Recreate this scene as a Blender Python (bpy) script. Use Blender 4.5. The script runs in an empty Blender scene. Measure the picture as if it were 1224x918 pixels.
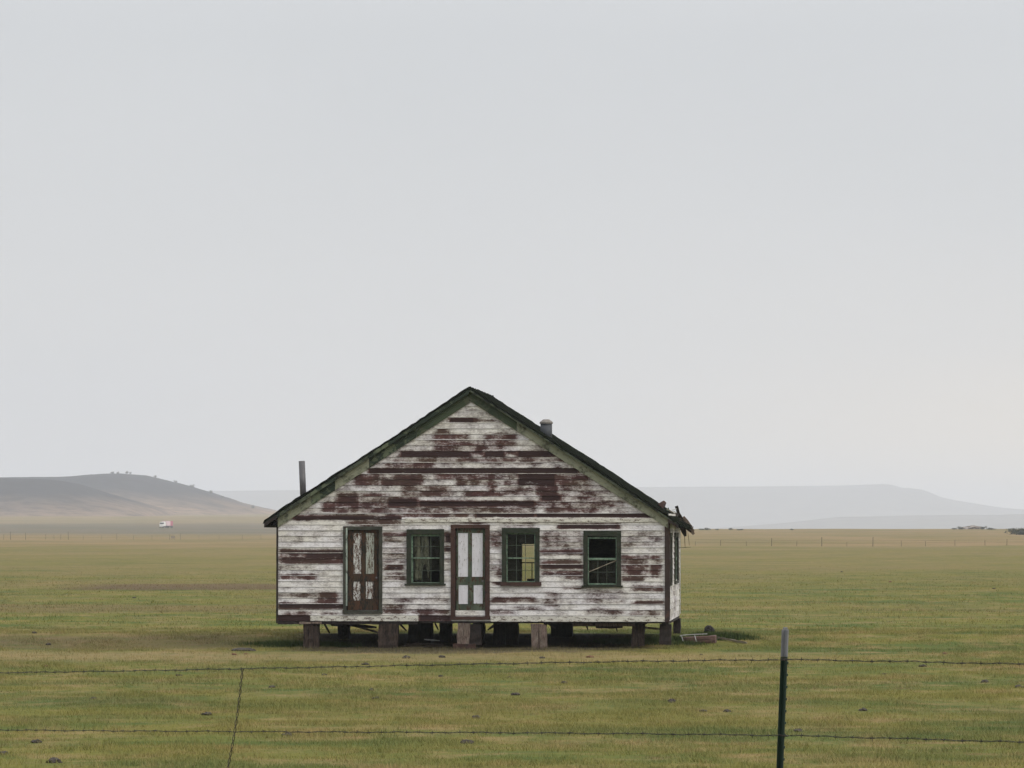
import bpy, math, random
import numpy as np
from mathutils import Vector, Matrix
random.seed(7); RNG = np.random.default_rng(11)
sc = bpy.context.scene
COL = sc.collection
R = math.radians
# ------------------------------------------------------------------ camera
F = 4900.0; CX, HY = 612.0, 633.0; CAMZ = 2.9
cam = bpy.data.cameras.new('camera'); co = bpy.data.objects.new('camera', cam); COL.objects.link(co)
cam.sensor_width = 36; cam.sensor_fit = 'HORIZONTAL'; cam.lens = F/1224*36
cam.clip_start = 0.5; cam.clip_end = 60000
PITCH = math.atan((HY-459)/F)
co.location = (0, 0, CAMZ); co.rotation_euler = (math.pi/2+PITCH, 0, 0)
sc.camera = co
def at(px, py, d):
    """world point on the ray through photo pixel at forward distance d"""
    a = (px-612)/F; b = (459-py)/F
    cp, sp = math.cos(PITCH), math.sin(PITCH)
    dy = cp - b*sp; dz = sp + b*cp
    k = d/dy
    return Vector((a*k, d, CAMZ+dz*k))
# ------------------------------------------------------------------ helpers
def tag(o, label=None, cat=None, group=None, kind=None):
    if label: o['label'] = label
    if cat: o['category'] = cat
    if group: o['group'] = group
    if kind: o['kind'] = kind
    return o
def empty(name, loc=(0,0,0), rz=0, parent=None):
    o = bpy.data.objects.new(name, None); COL.objects.link(o); o.location = loc; o.rotation_euler = (0,0,rz)
    o.empty_display_size = .2
    if parent: o.parent = parent
    return o
class MB:
    def __init__(s): s.v=[]; s.f=[]; s.at={}
    def box(s, a, b, j=0.0, rot=None, pivot=None):
        x0,y0,z0=a; x1,y1,z1=b; n=len(s.v)
        for z in (z0,z1):
            for (x,y) in ((x0,y0),(x1,y0),(x1,y1),(x0,y1)):
                p = Vector((x+random.uniform(-j,j), y+random.uniform(-j,j), z+random.uniform(-j,j)))
                if rot is not None:
                    pv = Vector(pivot) if pivot else Vector(((x0+x1)/2,(y0+y1)/2,(z0+z1)/2))
                    p = rot @ (p-pv) + pv
                s.v.append(tuple(p))
        s.f += [tuple(n+i for i in q) for q in ((0,3,2,1),(4,5,6,7),(0,1,5,4),(1,2,6,5),(2,3,7,6),(3,0,4,7))]
        return s
    def rough_box(s, a, b, j=.006, seg=.08):
        """box whose long sides are cut into wobbly segments (weathered timber)"""
        d=[b[i]-a[i] for i in range(3)]; L=max(range(3), key=lambda i:d[i]); k=max(2,int(d[L]/seg))
        o=[i for i in range(3) if i!=L]; n=len(s.v)
        for i in range(k+1):
            t=a[L]+d[L]*i/k
            for (p,q) in ((0,0),(1,0),(1,1),(0,1)):
                c=[0,0,0]; c[L]=t+(random.uniform(-j,j)*2 if i in (0,k) else 0)
                c[o[0]]=(a,b)[p][o[0]]+random.uniform(-j,j); c[o[1]]=(a,b)[q][o[1]]+random.uniform(-j,j)
                s.v.append(tuple(c))
        for i in range(k):
            for m in range(4):
                s.f.append((n+4*i+m, n+4*i+(m+1)%4, n+4*i+4+(m+1)%4, n+4*i+4+m))
        s.f += [(n+3,n+2,n+1,n), (n+4*k,n+4*k+1,n+4*k+2,n+4*k+3)]
        return s
    def tube(s, pts, r, seg=8, caps=True):
        pts=[Vector(p) for p in pts]; rr = r if isinstance(r,(list,tuple)) else [r]*len(pts); n=len(s.v)
        for i,p in enumerate(pts):
            t=(pts[min(i+1,len(pts)-1)]-pts[max(i-1,0)]).normalized()
            u=t.cross(Vector((0,0,1)) if abs(t.z)<.9 else Vector((1,0,0))).normalized(); w=t.cross(u)
            for k in range(seg):
                a=2*math.pi*k/seg; s.v.append(tuple(p+(u*math.cos(a)+w*math.sin(a))*rr[i]))
        for i in range(len(pts)-1):
            for k in range(seg):
                s.f.append((n+i*seg+k, n+i*seg+(k+1)%seg, n+(i+1)*seg+(k+1)%seg, n+(i+1)*seg+k))
        if caps:
            s.f.append(tuple(n+k for k in range(seg))[::-1]); m=n+(len(pts)-1)*seg; s.f.append(tuple(m+k for k in range(seg)))
        return s
    def prism(s, poly, y0, y1):
        """polygon in xz, extruded along y"""
        n=len(s.v); k=len(poly)
        s.v += [(x,y0,z) for x,z in poly]+[(x,y1,z) for x,z in poly]
        s.f.append(tuple(range(n,n+k))); s.f.append(tuple(range(n+2*k-1,n+k-1,-1)))
        for i in range(k):
            j=(i+1)%k; s.f.append((n+i,n+k+i,n+k+j,n+j))
        return s
    def build(s, name, mat, parent=None, smooth=False, bevel=0):
        me=bpy.data.meshes.new(name); me.from_pydata(s.v,[],s.f)
        for an,vals in s.at.items():
            a=me.attributes.new(an,'FLOAT','POINT'); a.data.foreach_set('value', np.array(vals,dtype=np.float32))
        me.validate(); me.update()
        import bmesh
        bm=bmesh.new(); bm.from_mesh(me); bmesh.ops.recalc_face_normals(bm, faces=bm.faces); bm.to_mesh(me); bm.free()
        if smooth: me.polygons.foreach_set('use_smooth',[True]*len(me.polygons))
        me.materials.append(mat)
        o=bpy.data.objects.new(name,me); COL.objects.link(o)
        if parent: o.parent=parent
        if bevel:
            m=o.modifiers.new('bevel','BEVEL'); m.width=bevel; m.segments=1; m.limit_method='ANGLE'
        return o
def fast_mesh(name, V, Fc, mat, attrs=None, smooth=False):
    me=bpy.data.meshes.new(name); k=Fc.shape[1]
    me.vertices.add(len(V)); me.vertices.foreach_set('co', V.astype(np.float32).ravel())
    me.loops.add(Fc.size); me.loops.foreach_set('vertex_index', Fc.astype(np.int32).ravel())
    me.polygons.add(len(Fc)); me.polygons.foreach_set('loop_start', np.arange(0,Fc.size,k,dtype=np.int32))
    for an,vals in (attrs or {}).items():
        a=me.attributes.new(an,'FLOAT','POINT'); a.data.foreach_set('value', vals.astype(np.float32))
    me.update(calc_edges=True)
    if smooth: me.polygons.foreach_set('use_smooth', np.ones(len(Fc),dtype=bool))
    me.materials.append(mat)
    o=bpy.data.objects.new(name,me); COL.objects.link(o); return o
def vnoise(x, y, seed=0):
    x=np.asarray(x,float); y=np.asarray(y,float)
    xi=np.floor(x); yi=np.floor(y); fx=x-xi; fy=y-yi
    fx=fx*fx*(3-2*fx); fy=fy*fy*(3-2*fy)
    def h(a,b):
        t=np.sin(a*127.1+b*311.7+seed*74.7)*43758.5453; return t-np.floor(t)
    return (h(xi,yi)*(1-fx)+h(xi+1,yi)*fx)*(1-fy)+(h(xi,yi+1)*(1-fx)+h(xi+1,yi+1)*fx)*fy
def fbm(x,y,seed=0,o=4):
    s=0; a=.5; t=0
    for i in range(o):
        s=s+a*vnoise(x*2**i,y*2**i,seed+i*3); t+=a; a*=.5
    return s/t
def sstep(a,b,x):
    t=np.clip((np.asarray(x,float)-a)/(b-a),0,1); return t*t*(3-2*t)
# ------------------------------------------------------------------ materials
def newmat(name):
    m=bpy.data.materials.new(name); m.use_nodes=True; nt=m.node_tree
    return m, nt, nt.nodes['Principled BSDF']
def N(nt, t, **kw):
    n=nt.nodes.new(t)
    for k,v in kw.items():
        if hasattr(n,k) and k not in ('Scale',): 
            setattr(n,k,v)
    return n
def setin(n, **kw):
    for k,v in kw.items(): n.inputs[k].default_value=v
    return n
def c4(c): return (c[0],c[1],c[2],1)
def coords(nt, scale=(1,1,1), loc=(0,0,0), rot=(0,0,0)):
    tc=nt.nodes.new('ShaderNodeTexCoord'); mp=nt.nodes.new('ShaderNodeMapping')
    mp.inputs['Scale'].default_value=scale; mp.inputs['Location'].default_value=loc; mp.inputs['Rotation'].default_value=rot
    nt.links.new(tc.outputs['Object'],mp.inputs['Vector']); return mp.outputs['Vector']
def noise(nt, vec, scale, detail=4, rough=.55, dist=0):
    n=nt.nodes.new('ShaderNodeTexNoise'); n.inputs['Scale'].default_value=scale; n.inputs['Detail'].default_value=detail
    n.inputs['Roughness'].default_value=rough; n.inputs['Distortion'].default_value=dist
    if vec is not None: nt.links.new(vec,n.inputs['Vector'])
    return n.outputs['Fac']
def ramp(nt, fac, stops, interp='LINEAR'):
    r=nt.nodes.new('ShaderNodeValToRGB'); r.color_ramp.interpolation=interp; e=r.color_ramp.elements
    while len(e)<len(stops): e.new(.5)
    for i,(p,c) in enumerate(stops):
        e[i].position=p; e[i].color=c4(c) if not isinstance(c,(int,float)) else (c,c,c,1)
    nt.links.new(fac,r.inputs['Fac']); return r.outputs['Color']
def math_(nt, op, a, b=None, c=None, clamp=False):
    m=nt.nodes.new('ShaderNodeMath'); m.operation=op; m.use_clamp=clamp
    for i,x in enumerate((a,b,c)):
        if x is None: continue
        if isinstance(x,(int,float)): m.inputs[i].default_value=x
        else: nt.links.new(x,m.inputs[i])
    return m.outputs[0]
def mix(nt, fac, a, b, mode='MIX'):
    m=nt.nodes.new('ShaderNodeMix'); m.data_type='RGBA'; m.blend_type=mode
    for s,x in (('Factor',fac),('A',a),('B',b)):
        i=[q for q in m.inputs if q.name==s and (q.type==('VALUE' if s=='Factor' else 'RGBA'))][0]
        if isinstance(x,(int,float)): i.default_value=x
        elif isinstance(x,tuple): i.default_value=c4(x)
        else: nt.links.new(x,i)
    return [o for o in m.outputs if o.type=='RGBA'][0]
def bump(nt, bsdf, h, strength=.4, dist=.01):
    b=nt.nodes.new('ShaderNodeBump'); b.inputs['Strength'].default_value=strength; b.inputs['Distance'].default_value=dist
    nt.links.new(h,b.inputs['Height']); nt.links.new(b.outputs['Normal'],bsdf.inputs['Normal'])
def worn(name, base, under, scale=(1,1,1), ns=6, lo=.48, hi=.58, dark=.6, rough=.8, tint=None, bs=.4, nz=None):
    """weathered paint: base colour, flaked to the under colour where a noise is high, fine grain along the long axis"""
    m,nt,p=newmat(name); v=coords(nt,scale)
    n1=noise(nt,v,ns,6,.65); n2=noise(nt,v,ns*4,5,.6); n3=noise(nt,v,ns*.5,3)
    a=math_(nt,'ADD',math_(nt,'MULTIPLY',n1,.7),math_(nt,'MULTIPLY',n2,.3))
    mask=ramp(nt,a,[(lo,0.0),(hi,1.0)])
    b=mix(nt,ramp(nt,n3,[(.35,0.0),(.65,1.0)]),base,tint or tuple(x*dark for x in base))
    col=mix(nt,mask,b,mix(nt,ramp(nt,n2,[(.35,0.0),(.65,1.0)]),under,tuple(x*.5 for x in under)))
    nt.links.new(col,p.inputs['Base Color']); p.inputs['Roughness'].default_value=rough
    p.inputs['Specular IOR Level'].default_value=.25
    if nz is not None: p.inputs['Specular IOR Level'].default_value=nz; p.inputs['Roughness'].default_value=1
    bump(nt,p,a,bs,.01); return m
BARE=(.125,.07,.065)
M={}
M['dark_green']=worn('dark_green_paint',(.028,.045,.030),(.07,.05,.04),(3,3,3),4,.52,.62,tint=(.05,.075,.045))
M['barge']=worn('barge_paint',(.016,.023,.017),(.17,.20,.125),(1,1,1),.9,.53,.57,tint=(.03,.043,.027))
M['frieze']=worn('frieze_paint',(.265,.27,.20),(.10,.105,.07),(1,1,1),3,.50,.62,tint=(.19,.20,.14))
M['frieze_dark']=worn('shabby_green_paint',(.085,.098,.064),(.03,.033,.024),(1,1,1),4,.47,.6,tint=(.045,.055,.036))
M['mid_green']=worn('mossy_green_paint',(.055,.072,.042),(.13,.14,.09),(1,1,1),3,.52,.62,tint=(.032,.045,.027))
M['sash']=worn('sash_green',(.200,.265,.195),(.06,.09,.065),(5,5,5),4,.50,.62,tint=(.11,.19,.13))
M['casing']=worn('casing_green',(.017,.022,.014),(.055,.045,.035),(2,2,2),5,.5,.62,tint=(.026,.035,.021))
M['casing_red']=worn('casing_redbrown',(.045,.023,.019),(.028,.022,.018),(2,2,2),5,.5,.62,tint=(.070,.036,.027))
M['casing_dark']=worn('casing_dark',(.034,.036,.028),(.055,.034,.026),(2,2,2),5,.5,.62,tint=(.065,.07,.055))
M['muntin']=worn('dull_muntin',(.085,.105,.080),(.05,.055,.045),(5,5,5),4,.5,.62)
M['pale_strip']=worn('pale_green_strip',(.36,.42,.36),(.13,.14,.11),(3,3,1),5,.52,.6)
M['door_rust']=worn('rust_brown_door',(.042,.029,.018),(.024,.024,.018),(3,3,.8),4,.47,.56,tint=(.080,.032,.015))
M['panel_peeled']=worn('peeled_white_panel',(.58,.57,.54),(.10,.045,.025),(6,3,1.2),5,.475,.52,tint=(.42,.43,.41))
M['panel_grey']=worn('peeled_grey_green_panel',(.30,.32,.27),(.10,.055,.03),(6,3,1.0),5,.49,.56,tint=(.40,.42,.38))
M['door_green']=worn('green_door',(.038,.052,.036),(.075,.034,.020),(2,2,1),5,.50,.58,tint=(.105,.125,.085))
M['panel_white']=worn('white_door_panel',(.64,.63,.66),(.22,.20,.14),(6,3,2),4,.585,.64,tint=(.56,.55,.57))
M['wood_dark']=worn('dark_weathered_wood',(.024,.018,.016),(.013,.011,.010),(4,4,1),6,.45,.6,tint=(.040,.028,.023))
M['wood_brown']=worn('brown_weathered_wood',(.042,.028,.022),(.018,.013,.011),(6,6,.8),4,.45,.58,tint=(.072,.048,.036))
M['wood_grey']=worn('grey_weathered_wood',(.165,.135,.105),(.075,.045,.036),(8,8,1),6,.48,.6,tint=(.17,.12,.10))
M['wood_pale']=worn('pale_weathered_wood',(.34,.30,.23),(.18,.14,.10),(2,8,8),6,.48,.6)
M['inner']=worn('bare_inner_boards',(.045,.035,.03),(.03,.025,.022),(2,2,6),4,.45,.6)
M['shingle']=worn('old_shingles',(.014,.014,.012),(.008,.009,.007),(3,3,3),4,.45,.6,tint=(.013,.018,.012),nz=0)
M['log']=worn('brown_timber',(.15,.09,.075),(.08,.05,.04),(1,6,6),5,.5,.62)
M['white_bits']=worn('chipped_white',(.55,.54,.52),(.3,.28,.26),(4,4,4),5,.55,.65)
M['rock_dark']=worn('dark_stone',(.024,.019,.017),(.022,.018,.016),(5,5,5),3,.45,.6)
M['rock_pale']=worn('pale_stone',(.30,.26,.23),(.16,.13,.11),(1,1,1),.7,.45,.6)
M['dung']=worn('dry_dung',(.055,.045,.036),(.09,.072,.05),(1,1,1),14,.5,.62)
M['dung_red']=worn('reddish_clod',(.16,.07,.04),(.07,.04,.03),(1,1,1),14,.5,.62)
M['cloth']=worn('dirty_curtain_cloth',(.34,.32,.27),(.12,.11,.09),(3,3,1),4,.5,.62)
def plain(name,c,rough=.6,metal=0,spec=.3):
    m,nt,p=newmat(name); v=coords(nt); n=noise(nt,v,9,5)
    nt.links.new(mix(nt,ramp(nt,n,[(.35,0.0),(.68,1.0)]),c,tuple(x*.7 for x in c)),p.inputs['Base Color'])
    p.inputs['Roughness'].default_value=rough; p.inputs['Metallic'].default_value=metal; p.inputs['Specular IOR Level'].default_value=spec
    return m
M['pipe']=plain('dull_stovepipe',(.13,.125,.13),.55,.3)
M['flue']=plain('galvanised_flue',(.075,.08,.09),.7,.1)
M['flue_cap']=plain('pale_rusty_cap',(.22,.20,.18),.7,.2)
M['post_green']=plain('green_fence_post',(.012,.028,.018),.55)
M['post_white']=plain('faded_white_tip',(.17,.17,.18),.7)
M['wire']=plain('rusty_wire',(.045,.038,.032),.6,.4)
M['truck_white']=plain('truck_white',(.9,.88,.84),.3)
M['truck_red']=plain('truck_red',(.50,.13,.18),.5)
M['truck_pink']=plain('truck_trailer_side',(.75,.55,.58),.4)
M['rubber']=plain('rubber',(.02,.02,.02),.8)
M['far_post']=plain('far_post_wood',(.05,.045,.04),.8)
def glassmat():
    m=bpy.data.materials.new('old_window_glass'); m.use_nodes=True; nt=m.node_tree; nt.nodes.clear()
    out=nt.nodes.new('ShaderNodeOutputMaterial'); t=nt.nodes.new('ShaderNodeBsdfTransparent'); g=nt.nodes.new('ShaderNodeBsdfGlossy')
    d=nt.nodes.new('ShaderNodeBsdfDiffuse'); d.inputs['Color'].default_value=(.3,.29,.25,1)
    t.inputs['Color'].default_value=(.86,.88,.84,1); g.inputs['Roughness'].default_value=.08
    f=nt.nodes.new('ShaderNodeFresnel'); f.inputs['IOR'].default_value=1.45
    m1=nt.nodes.new('ShaderNodeMixShader'); m2=nt.nodes.new('ShaderNodeMixShader')
    v=coords(nt); n=noise(nt,v,7,5); fac=ramp(nt,n,[(.4,0.0),(.75,.05)])
    nt.links.new(fac,m1.inputs[0]); nt.links.new(t.outputs[0],m1.inputs[1]); nt.links.new(d.outputs[0],m1.inputs[2])
    nt.links.new(math_(nt,'MULTIPLY',f.outputs[0],.25),m2.inputs[0]); nt.links.new(m1.outputs[0],m2.inputs[1]); nt.links.new(g.outputs[0],m2.inputs[2])
    nt.links.new(m2.outputs[0],out.inputs[0]); return m
M['glass']=glassmat()
def sidingmat(name, light=1.0):
    m,nt,p=newmat(name)
    tc=nt.nodes.new('ShaderNodeTexCoord'); sx=nt.nodes.new('ShaderNodeSeparateXYZ'); nt.links.new(tc.outputs['Object'],sx.inputs[0])
    ab=nt.nodes.new('ShaderNodeAttribute'); ab.attribute_name='board'; ap=nt.nodes.new('ShaderNodeAttribute'); ap.attribute_name='peel'
    def vec(kx,kz,ko):
        c=nt.nodes.new('ShaderNodeCombineXYZ')
        nt.links.new(math_(nt,'MULTIPLY',math_(nt,'ADD',sx.outputs[0],math_(nt,'MULTIPLY',sx.outputs[1],.9)),kx),c.inputs[0])
        nt.links.new(math_(nt,'MULTIPLY',ab.outputs['Fac'],ko),c.inputs[1]); nt.links.new(math_(nt,'MULTIPLY',sx.outputs[2],kz),c.inputs[2])
        return c.outputs[0]
    n1=noise(nt,vec(2.0,7,5),1,6,.66); n2=noise(nt,vec(17,44,7),1,6,.74); n3=noise(nt,vec(.9,2.5,1.5),1,4); n4=noise(nt,vec(4,55,29),1,3); n5=noise(nt,vec(3.2,3.0,.35),1,4,.6)
    s=math_(nt,'ADD',math_(nt,'MULTIPLY',math_(nt,'SUBTRACT',n1,.5),1.0),math_(nt,'MULTIPLY',math_(nt,'SUBTRACT',n2,.5),1.05))
    s=math_(nt,'ADD',s,math_(nt,'MULTIPLY',math_(nt,'SUBTRACT',n4,.5),.35))
    s=math_(nt,'ADD',s,math_(nt,'MULTIPLY',math_(nt,'SUBTRACT',n5,.5),1.15))
    v=math_(nt,'ADD',math_(nt,'MULTIPLY',ap.outputs['Fac'],.80),math_(nt,'ADD',s,.295))
    L_=light
    paint=mix(nt,ramp(nt,n3,[(.35,0.0),(.62,1.0)]),(.74*L_,.725*L_,.735*L_),(.71*L_,.685*L_,.62*L_))
    paint=mix(nt,ramp(nt,n2,[(.35,0.0),(.8,.7)]),paint,(.40*L_,.375*L_,.38*L_))
    bare=mix(nt,ramp(nt,n5,[(.38,0.0),(.62,1.0)]),(.125,.058,.052),(.062,.028,.027))
    bare=mix(nt,ramp(nt,n3,[(.45,0.0),(.62,.6)]),bare,(.085,.060,.040))
    bare=mix(nt,ramp(nt,n4,[(.35,0.0),(.75,.6)]),bare,(.035,.024,.022))
    bare=mix(nt,ramp(nt,ap.outputs['Fac'],[(.74,0.0),(.93,.9)]),bare,(.026,.014,.014))
    wash=mix(nt,.45,paint,bare)
    a=mix(nt,ramp(nt,v,[(.20,0.0),(.52,1.0)]),paint,wash)
    col=mix(nt,ramp(nt,v,[(.50,0.0),(.82,1.0)]),a,bare)
    gap=nt.nodes.new('ShaderNodeAttribute'); gap.attribute_name='gap'
    col=mix(nt,math_(nt,'MULTIPLY',gap.outputs['Fac'],.55),col,(.04,.028,.025))  # under-lap shading lines painted into the board colour along the edges
    nt.links.new(col,p.inputs['Base Color']); p.inputs['Roughness'].default_value=.85; p.inputs['Specular IOR Level'].default_value=.2
    bump(nt,p,math_(nt,'SUBTRACT',n2,v),.5,.006); return m
M['siding']=sidingmat('peeling_siding')
# ------------------------------------------------------------------ ground colour (shared by soil sheet and grass)
def ground_colour(nt, gain=1.0):
    g=nt.nodes.new('ShaderNodeNewGeometry'); sx=nt.nodes.new('ShaderNodeSeparateXYZ'); nt.links.new(g.outputs['Position'],sx.inputs[0])
    def vec(kx,ky,off=0):
        c=nt.nodes.new('ShaderNodeCombineXYZ'); nt.links.new(math_(nt,'MULTIPLY',sx.outputs[0],kx),c.inputs[0])
        nt.links.new(math_(nt,'MULTIPLY',sx.outputs[1],ky),c.inputs[1]); c.inputs[2].default_value=off; return c.outputs[0]
    X,Y=sx.outputs[0],sx.outputs[1]
    big=noise(nt,vec(.03,.02),1,5,.6,.6); mid=noise(nt,vec(.35,.12,3),1,5,.6); fine=noise(nt,vec(1.6,.8,7),1,5,.65); vf=noise(nt,vec(9,5,9),1,4,.6)
    far=ramp(nt,math_(nt,'MULTIPLY',math_(nt,'ADD',Y,math_(nt,'MULTIPLY',math_(nt,'SUBTRACT',big,.5),400)),1/1000.),[(.12,0.0),(.32,.42),(.62,.52),(.68,1.0)])
    G=gain
    def T(c): return tuple(x*G for x in c)
    green=T((.080,.108,.026)); ygreen=T((.150,.140,.032)); olive=T((.130,.115,.038)); tan=T((.235,.168,.078)); brown=T((.095,.066,.042)); lush=T((.044,.074,.020)); rust=T((.150,.095,.050))
    p1=noise(nt,vec(.16,.19,21),1,5,.62,.8); p2=noise(nt,vec(.33,.42,33),1,5,.65,.5); p3=noise(nt,vec(.8,.9,41),1,4,.65)
    base=mix(nt,ramp(nt,p1,[(.40,0.0),(.58,1.0)]),green,ygreen)
    base=mix(nt,ramp(nt,big,[(.46,0.0),(.66,.6)]),base,olive)
    base=mix(nt,ramp(nt,math_(nt,'ADD',math_(nt,'MULTIPLY',p2,.6),math_(nt,'MULTIPLY',fine,.4)),[(.49,0.0),(.62,.85)]),base,tan)
    base=mix(nt,ramp(nt,math_(nt,'ADD',math_(nt,'MULTIPLY',p3,.7),math_(nt,'MULTIPLY',vf,.3)),[(.55,0.0),(.66,.6)]),base,rust)
    base=mix(nt,ramp(nt,math_(nt,'ADD',math_(nt,'MULTIPLY',p3,.5),math_(nt,'MULTIPLY',p1,.5)),[(.36,.65),(.46,0.0)]),base,lush)
    base=mix(nt,ramp(nt,math_(nt,'ADD',math_(nt,'MULTIPLY',vf,.5),math_(nt,'MULTIPLY',fine,.5)),[(.36,.6),(.5,0.0)]),base,lush)
    # worn, dry strip that runs across in front of the house and bare strips behind it
    wob=math_(nt,'MULTIPLY',math_(nt,'SUBTRACT',mid,.5),7)
    yy=math_(nt,'ADD',Y,wob)
    def band(y0,y1,soft,amt):
        a=ramp(nt,math_(nt,'DIVIDE',math_(nt,'SUBTRACT',yy,y0-soft),(y1-y0+2*soft)),[(0,0.0),(soft/(y1-y0+2*soft),amt),(1-soft/(y1-y0+2*soft),amt),(1,0.0)])
        return a
    def xr(x0,x1,soft):
        a=math_(nt,'DIVIDE',math_(nt,'SUBTRACT',X,x0),soft,clamp=True); b=math_(nt,'DIVIDE',math_(nt,'SUBTRACT',x1,X),soft,clamp=True)
        return math_(nt,'MULTIPLY',a,b)
    fmask=ramp(nt,fine,[(.30,.45),(.52,1.0)])
    def M3(a,b): return math_(nt,'MULTIPLY',a,b)
    base=mix(nt,M3(M3(band(91.5,96.0,2.2,.62),fmask),xr(-40,9,5)),base,T((.235,.175,.088)))
    base=mix(nt,M3(M3(band(100.5,105,2.2,.55),fmask),xr(-40,-5.5,2)),base,brown)
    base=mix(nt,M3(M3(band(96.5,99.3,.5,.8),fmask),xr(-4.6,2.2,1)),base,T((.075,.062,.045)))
    base=mix(nt,M3(M3(band(98.3,106.5,.8,.95),ramp(nt,p3,[(.3,.6),(.45,1.0)])),xr(-6.0,3.6,1.2)),base,(.045,.036,.026))  # bare soil under the house, its colour darkened to deepen the shade there
    base=mix(nt,M3(M3(band(134,146,3,.6),fmask),xr(-60,-4,6)),base,T((.150,.105,.055)))
    base=mix(nt,M3(M3(band(186,203,2,1.0),fmask),xr(-22,-8,3)),base,brown)
    base=mix(nt,M3(far,ramp(nt,mid,[(.3,.55),(.6,1.0)])),base,mix(nt,ramp(nt,big,[(.42,0.0),(.6,1.0)]),T((.190,.140,.062)),T((.245,.165,.088))))
    nf=noise(nt,vec(.012,.006,5),1,4,.6)
    base=mix(nt,M3(far,ramp(nt,nf,[(.47,0.0),(.6,.4)])),base,T((.112,.108,.038)))
    # dark flat beyond a kilometre and a half on the left
    lf=M3(ramp(nt,math_(nt,'MULTIPLY',Y,1/4000.),[(.34,0.0),(.44,.55),(.60,.55),(.72,0.0)]),math_(nt,'DIVIDE',math_(nt,'SUBTRACT',-40,X),60,clamp=True))
    base=mix(nt,lf,base,T((.06,.062,.055)))
    return base, vf, fine, X, Y
def groundmat():
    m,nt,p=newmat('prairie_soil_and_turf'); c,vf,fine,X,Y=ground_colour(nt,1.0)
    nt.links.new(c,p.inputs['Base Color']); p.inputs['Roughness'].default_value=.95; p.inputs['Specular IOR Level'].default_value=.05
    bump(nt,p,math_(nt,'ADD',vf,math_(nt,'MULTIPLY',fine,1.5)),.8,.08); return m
def grassmat():
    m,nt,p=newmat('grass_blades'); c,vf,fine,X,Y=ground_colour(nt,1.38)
    a=nt.nodes.new('ShaderNodeAttribute'); a.attribute_name='rnd'
    c=mix(nt,ramp(nt,a.outputs['Fac'],[(.0,.0),(1.0,.8)]),c,mix(nt,.5,c,(.30,.25,.12)))
    c=mix(nt,ramp(nt,a.outputs['Fac'],[(.0,.55),(.3,.0)]),c,(.05,.07,.025))
    nt.links.new(c,p.inputs['Base Color']); p.inputs['Roughness'].default_value=.8; p.inputs['Specular IOR Level'].default_value=.1
    return m
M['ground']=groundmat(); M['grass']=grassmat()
M['weed']=plain('weed_leaves',(.055,.08,.025),.8,0,.1)
M['shrub']=plain('dark_shrub_leaves',(.05,.055,.035),.9,0,.05)
M['bark']=plain('bark',(.06,.05,.04),.9,0,.05)
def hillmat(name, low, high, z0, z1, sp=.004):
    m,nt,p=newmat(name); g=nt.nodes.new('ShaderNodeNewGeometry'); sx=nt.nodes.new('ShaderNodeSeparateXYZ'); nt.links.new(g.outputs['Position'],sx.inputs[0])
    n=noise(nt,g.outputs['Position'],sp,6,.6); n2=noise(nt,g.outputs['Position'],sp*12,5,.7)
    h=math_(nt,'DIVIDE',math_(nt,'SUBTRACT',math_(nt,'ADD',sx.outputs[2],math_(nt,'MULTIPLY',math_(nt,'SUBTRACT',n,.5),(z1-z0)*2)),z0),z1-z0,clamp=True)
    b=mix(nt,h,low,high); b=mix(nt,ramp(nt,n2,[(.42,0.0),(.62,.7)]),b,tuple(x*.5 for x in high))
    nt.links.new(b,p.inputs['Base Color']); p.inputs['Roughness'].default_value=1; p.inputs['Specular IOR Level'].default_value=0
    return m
# ------------------------------------------------------------------ terrain
NEAR_D=[-2000,0,8,18.8,25.5,35,45,60,80,400]; NEAR_Z=[1.3,1.3,1.3,1.18,.92,.56,.30,.10,0,0]
LD=[400,700,1500,1900,2200,2700,3500,6000,26000]; LZ=[0,.1,.9,1.9,3.9,7.2,13.5,30,10]
RD=[400,700,1000,1300,1500,1750,2600,6000,26000]; RZ=[0,.25,1.10,2.25,2.98,3.0,-5,-20,-28]
def terrain(x,y):
    x=np.asarray(x,float); y=np.asarray(y,float)
    near=np.interp(y,NEAR_D,NEAR_Z)
    t=sstep(-.055,.035,x/np.maximum(y,100))
    z=near+np.interp(y,LD,LZ)*(1-t)+np.interp(y,RD,RZ)*t
    und=(fbm(x/16,y/11,3,3)-.5)*.14*sstep(30,60,y)+(fbm(x/60,y/70,5,3)-.5)*.5*sstep(150,400,y)
    und=und+(fbm(x/300,y/300,8,3)-.5)*6*sstep(2000,4000,y)
    flat=1-sstep(5,14,np.hypot((x+.6)/1.3,(y-103)))      # levelled round the house
    z=z+.19*sstep(100.5,106.8,y)*(1-sstep(200,650,y))
    return z+und*(1-flat)+(fbm(x/1.6,y/1.6,9,3)-.5)*.05*(y<400)*(1-.6*flat)
def gz(x,y): return float(terrain(x,y))
ys=np.concatenate([np.linspace(-1400,-20,24),np.arange(0,38,1.5),np.arange(38,125,.35)])
y=125.
ext=[]
while y<25800: ext.append(y); y*=1.009
ys=np.concatenate([ys,ext,[25900]])
u=np.linspace(-1,1,221); xs=np.sign(u)*(np.abs(u)*24+ (np.abs(u)**9)*11800)
XX,YY=np.meshgrid(xs,ys)
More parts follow.
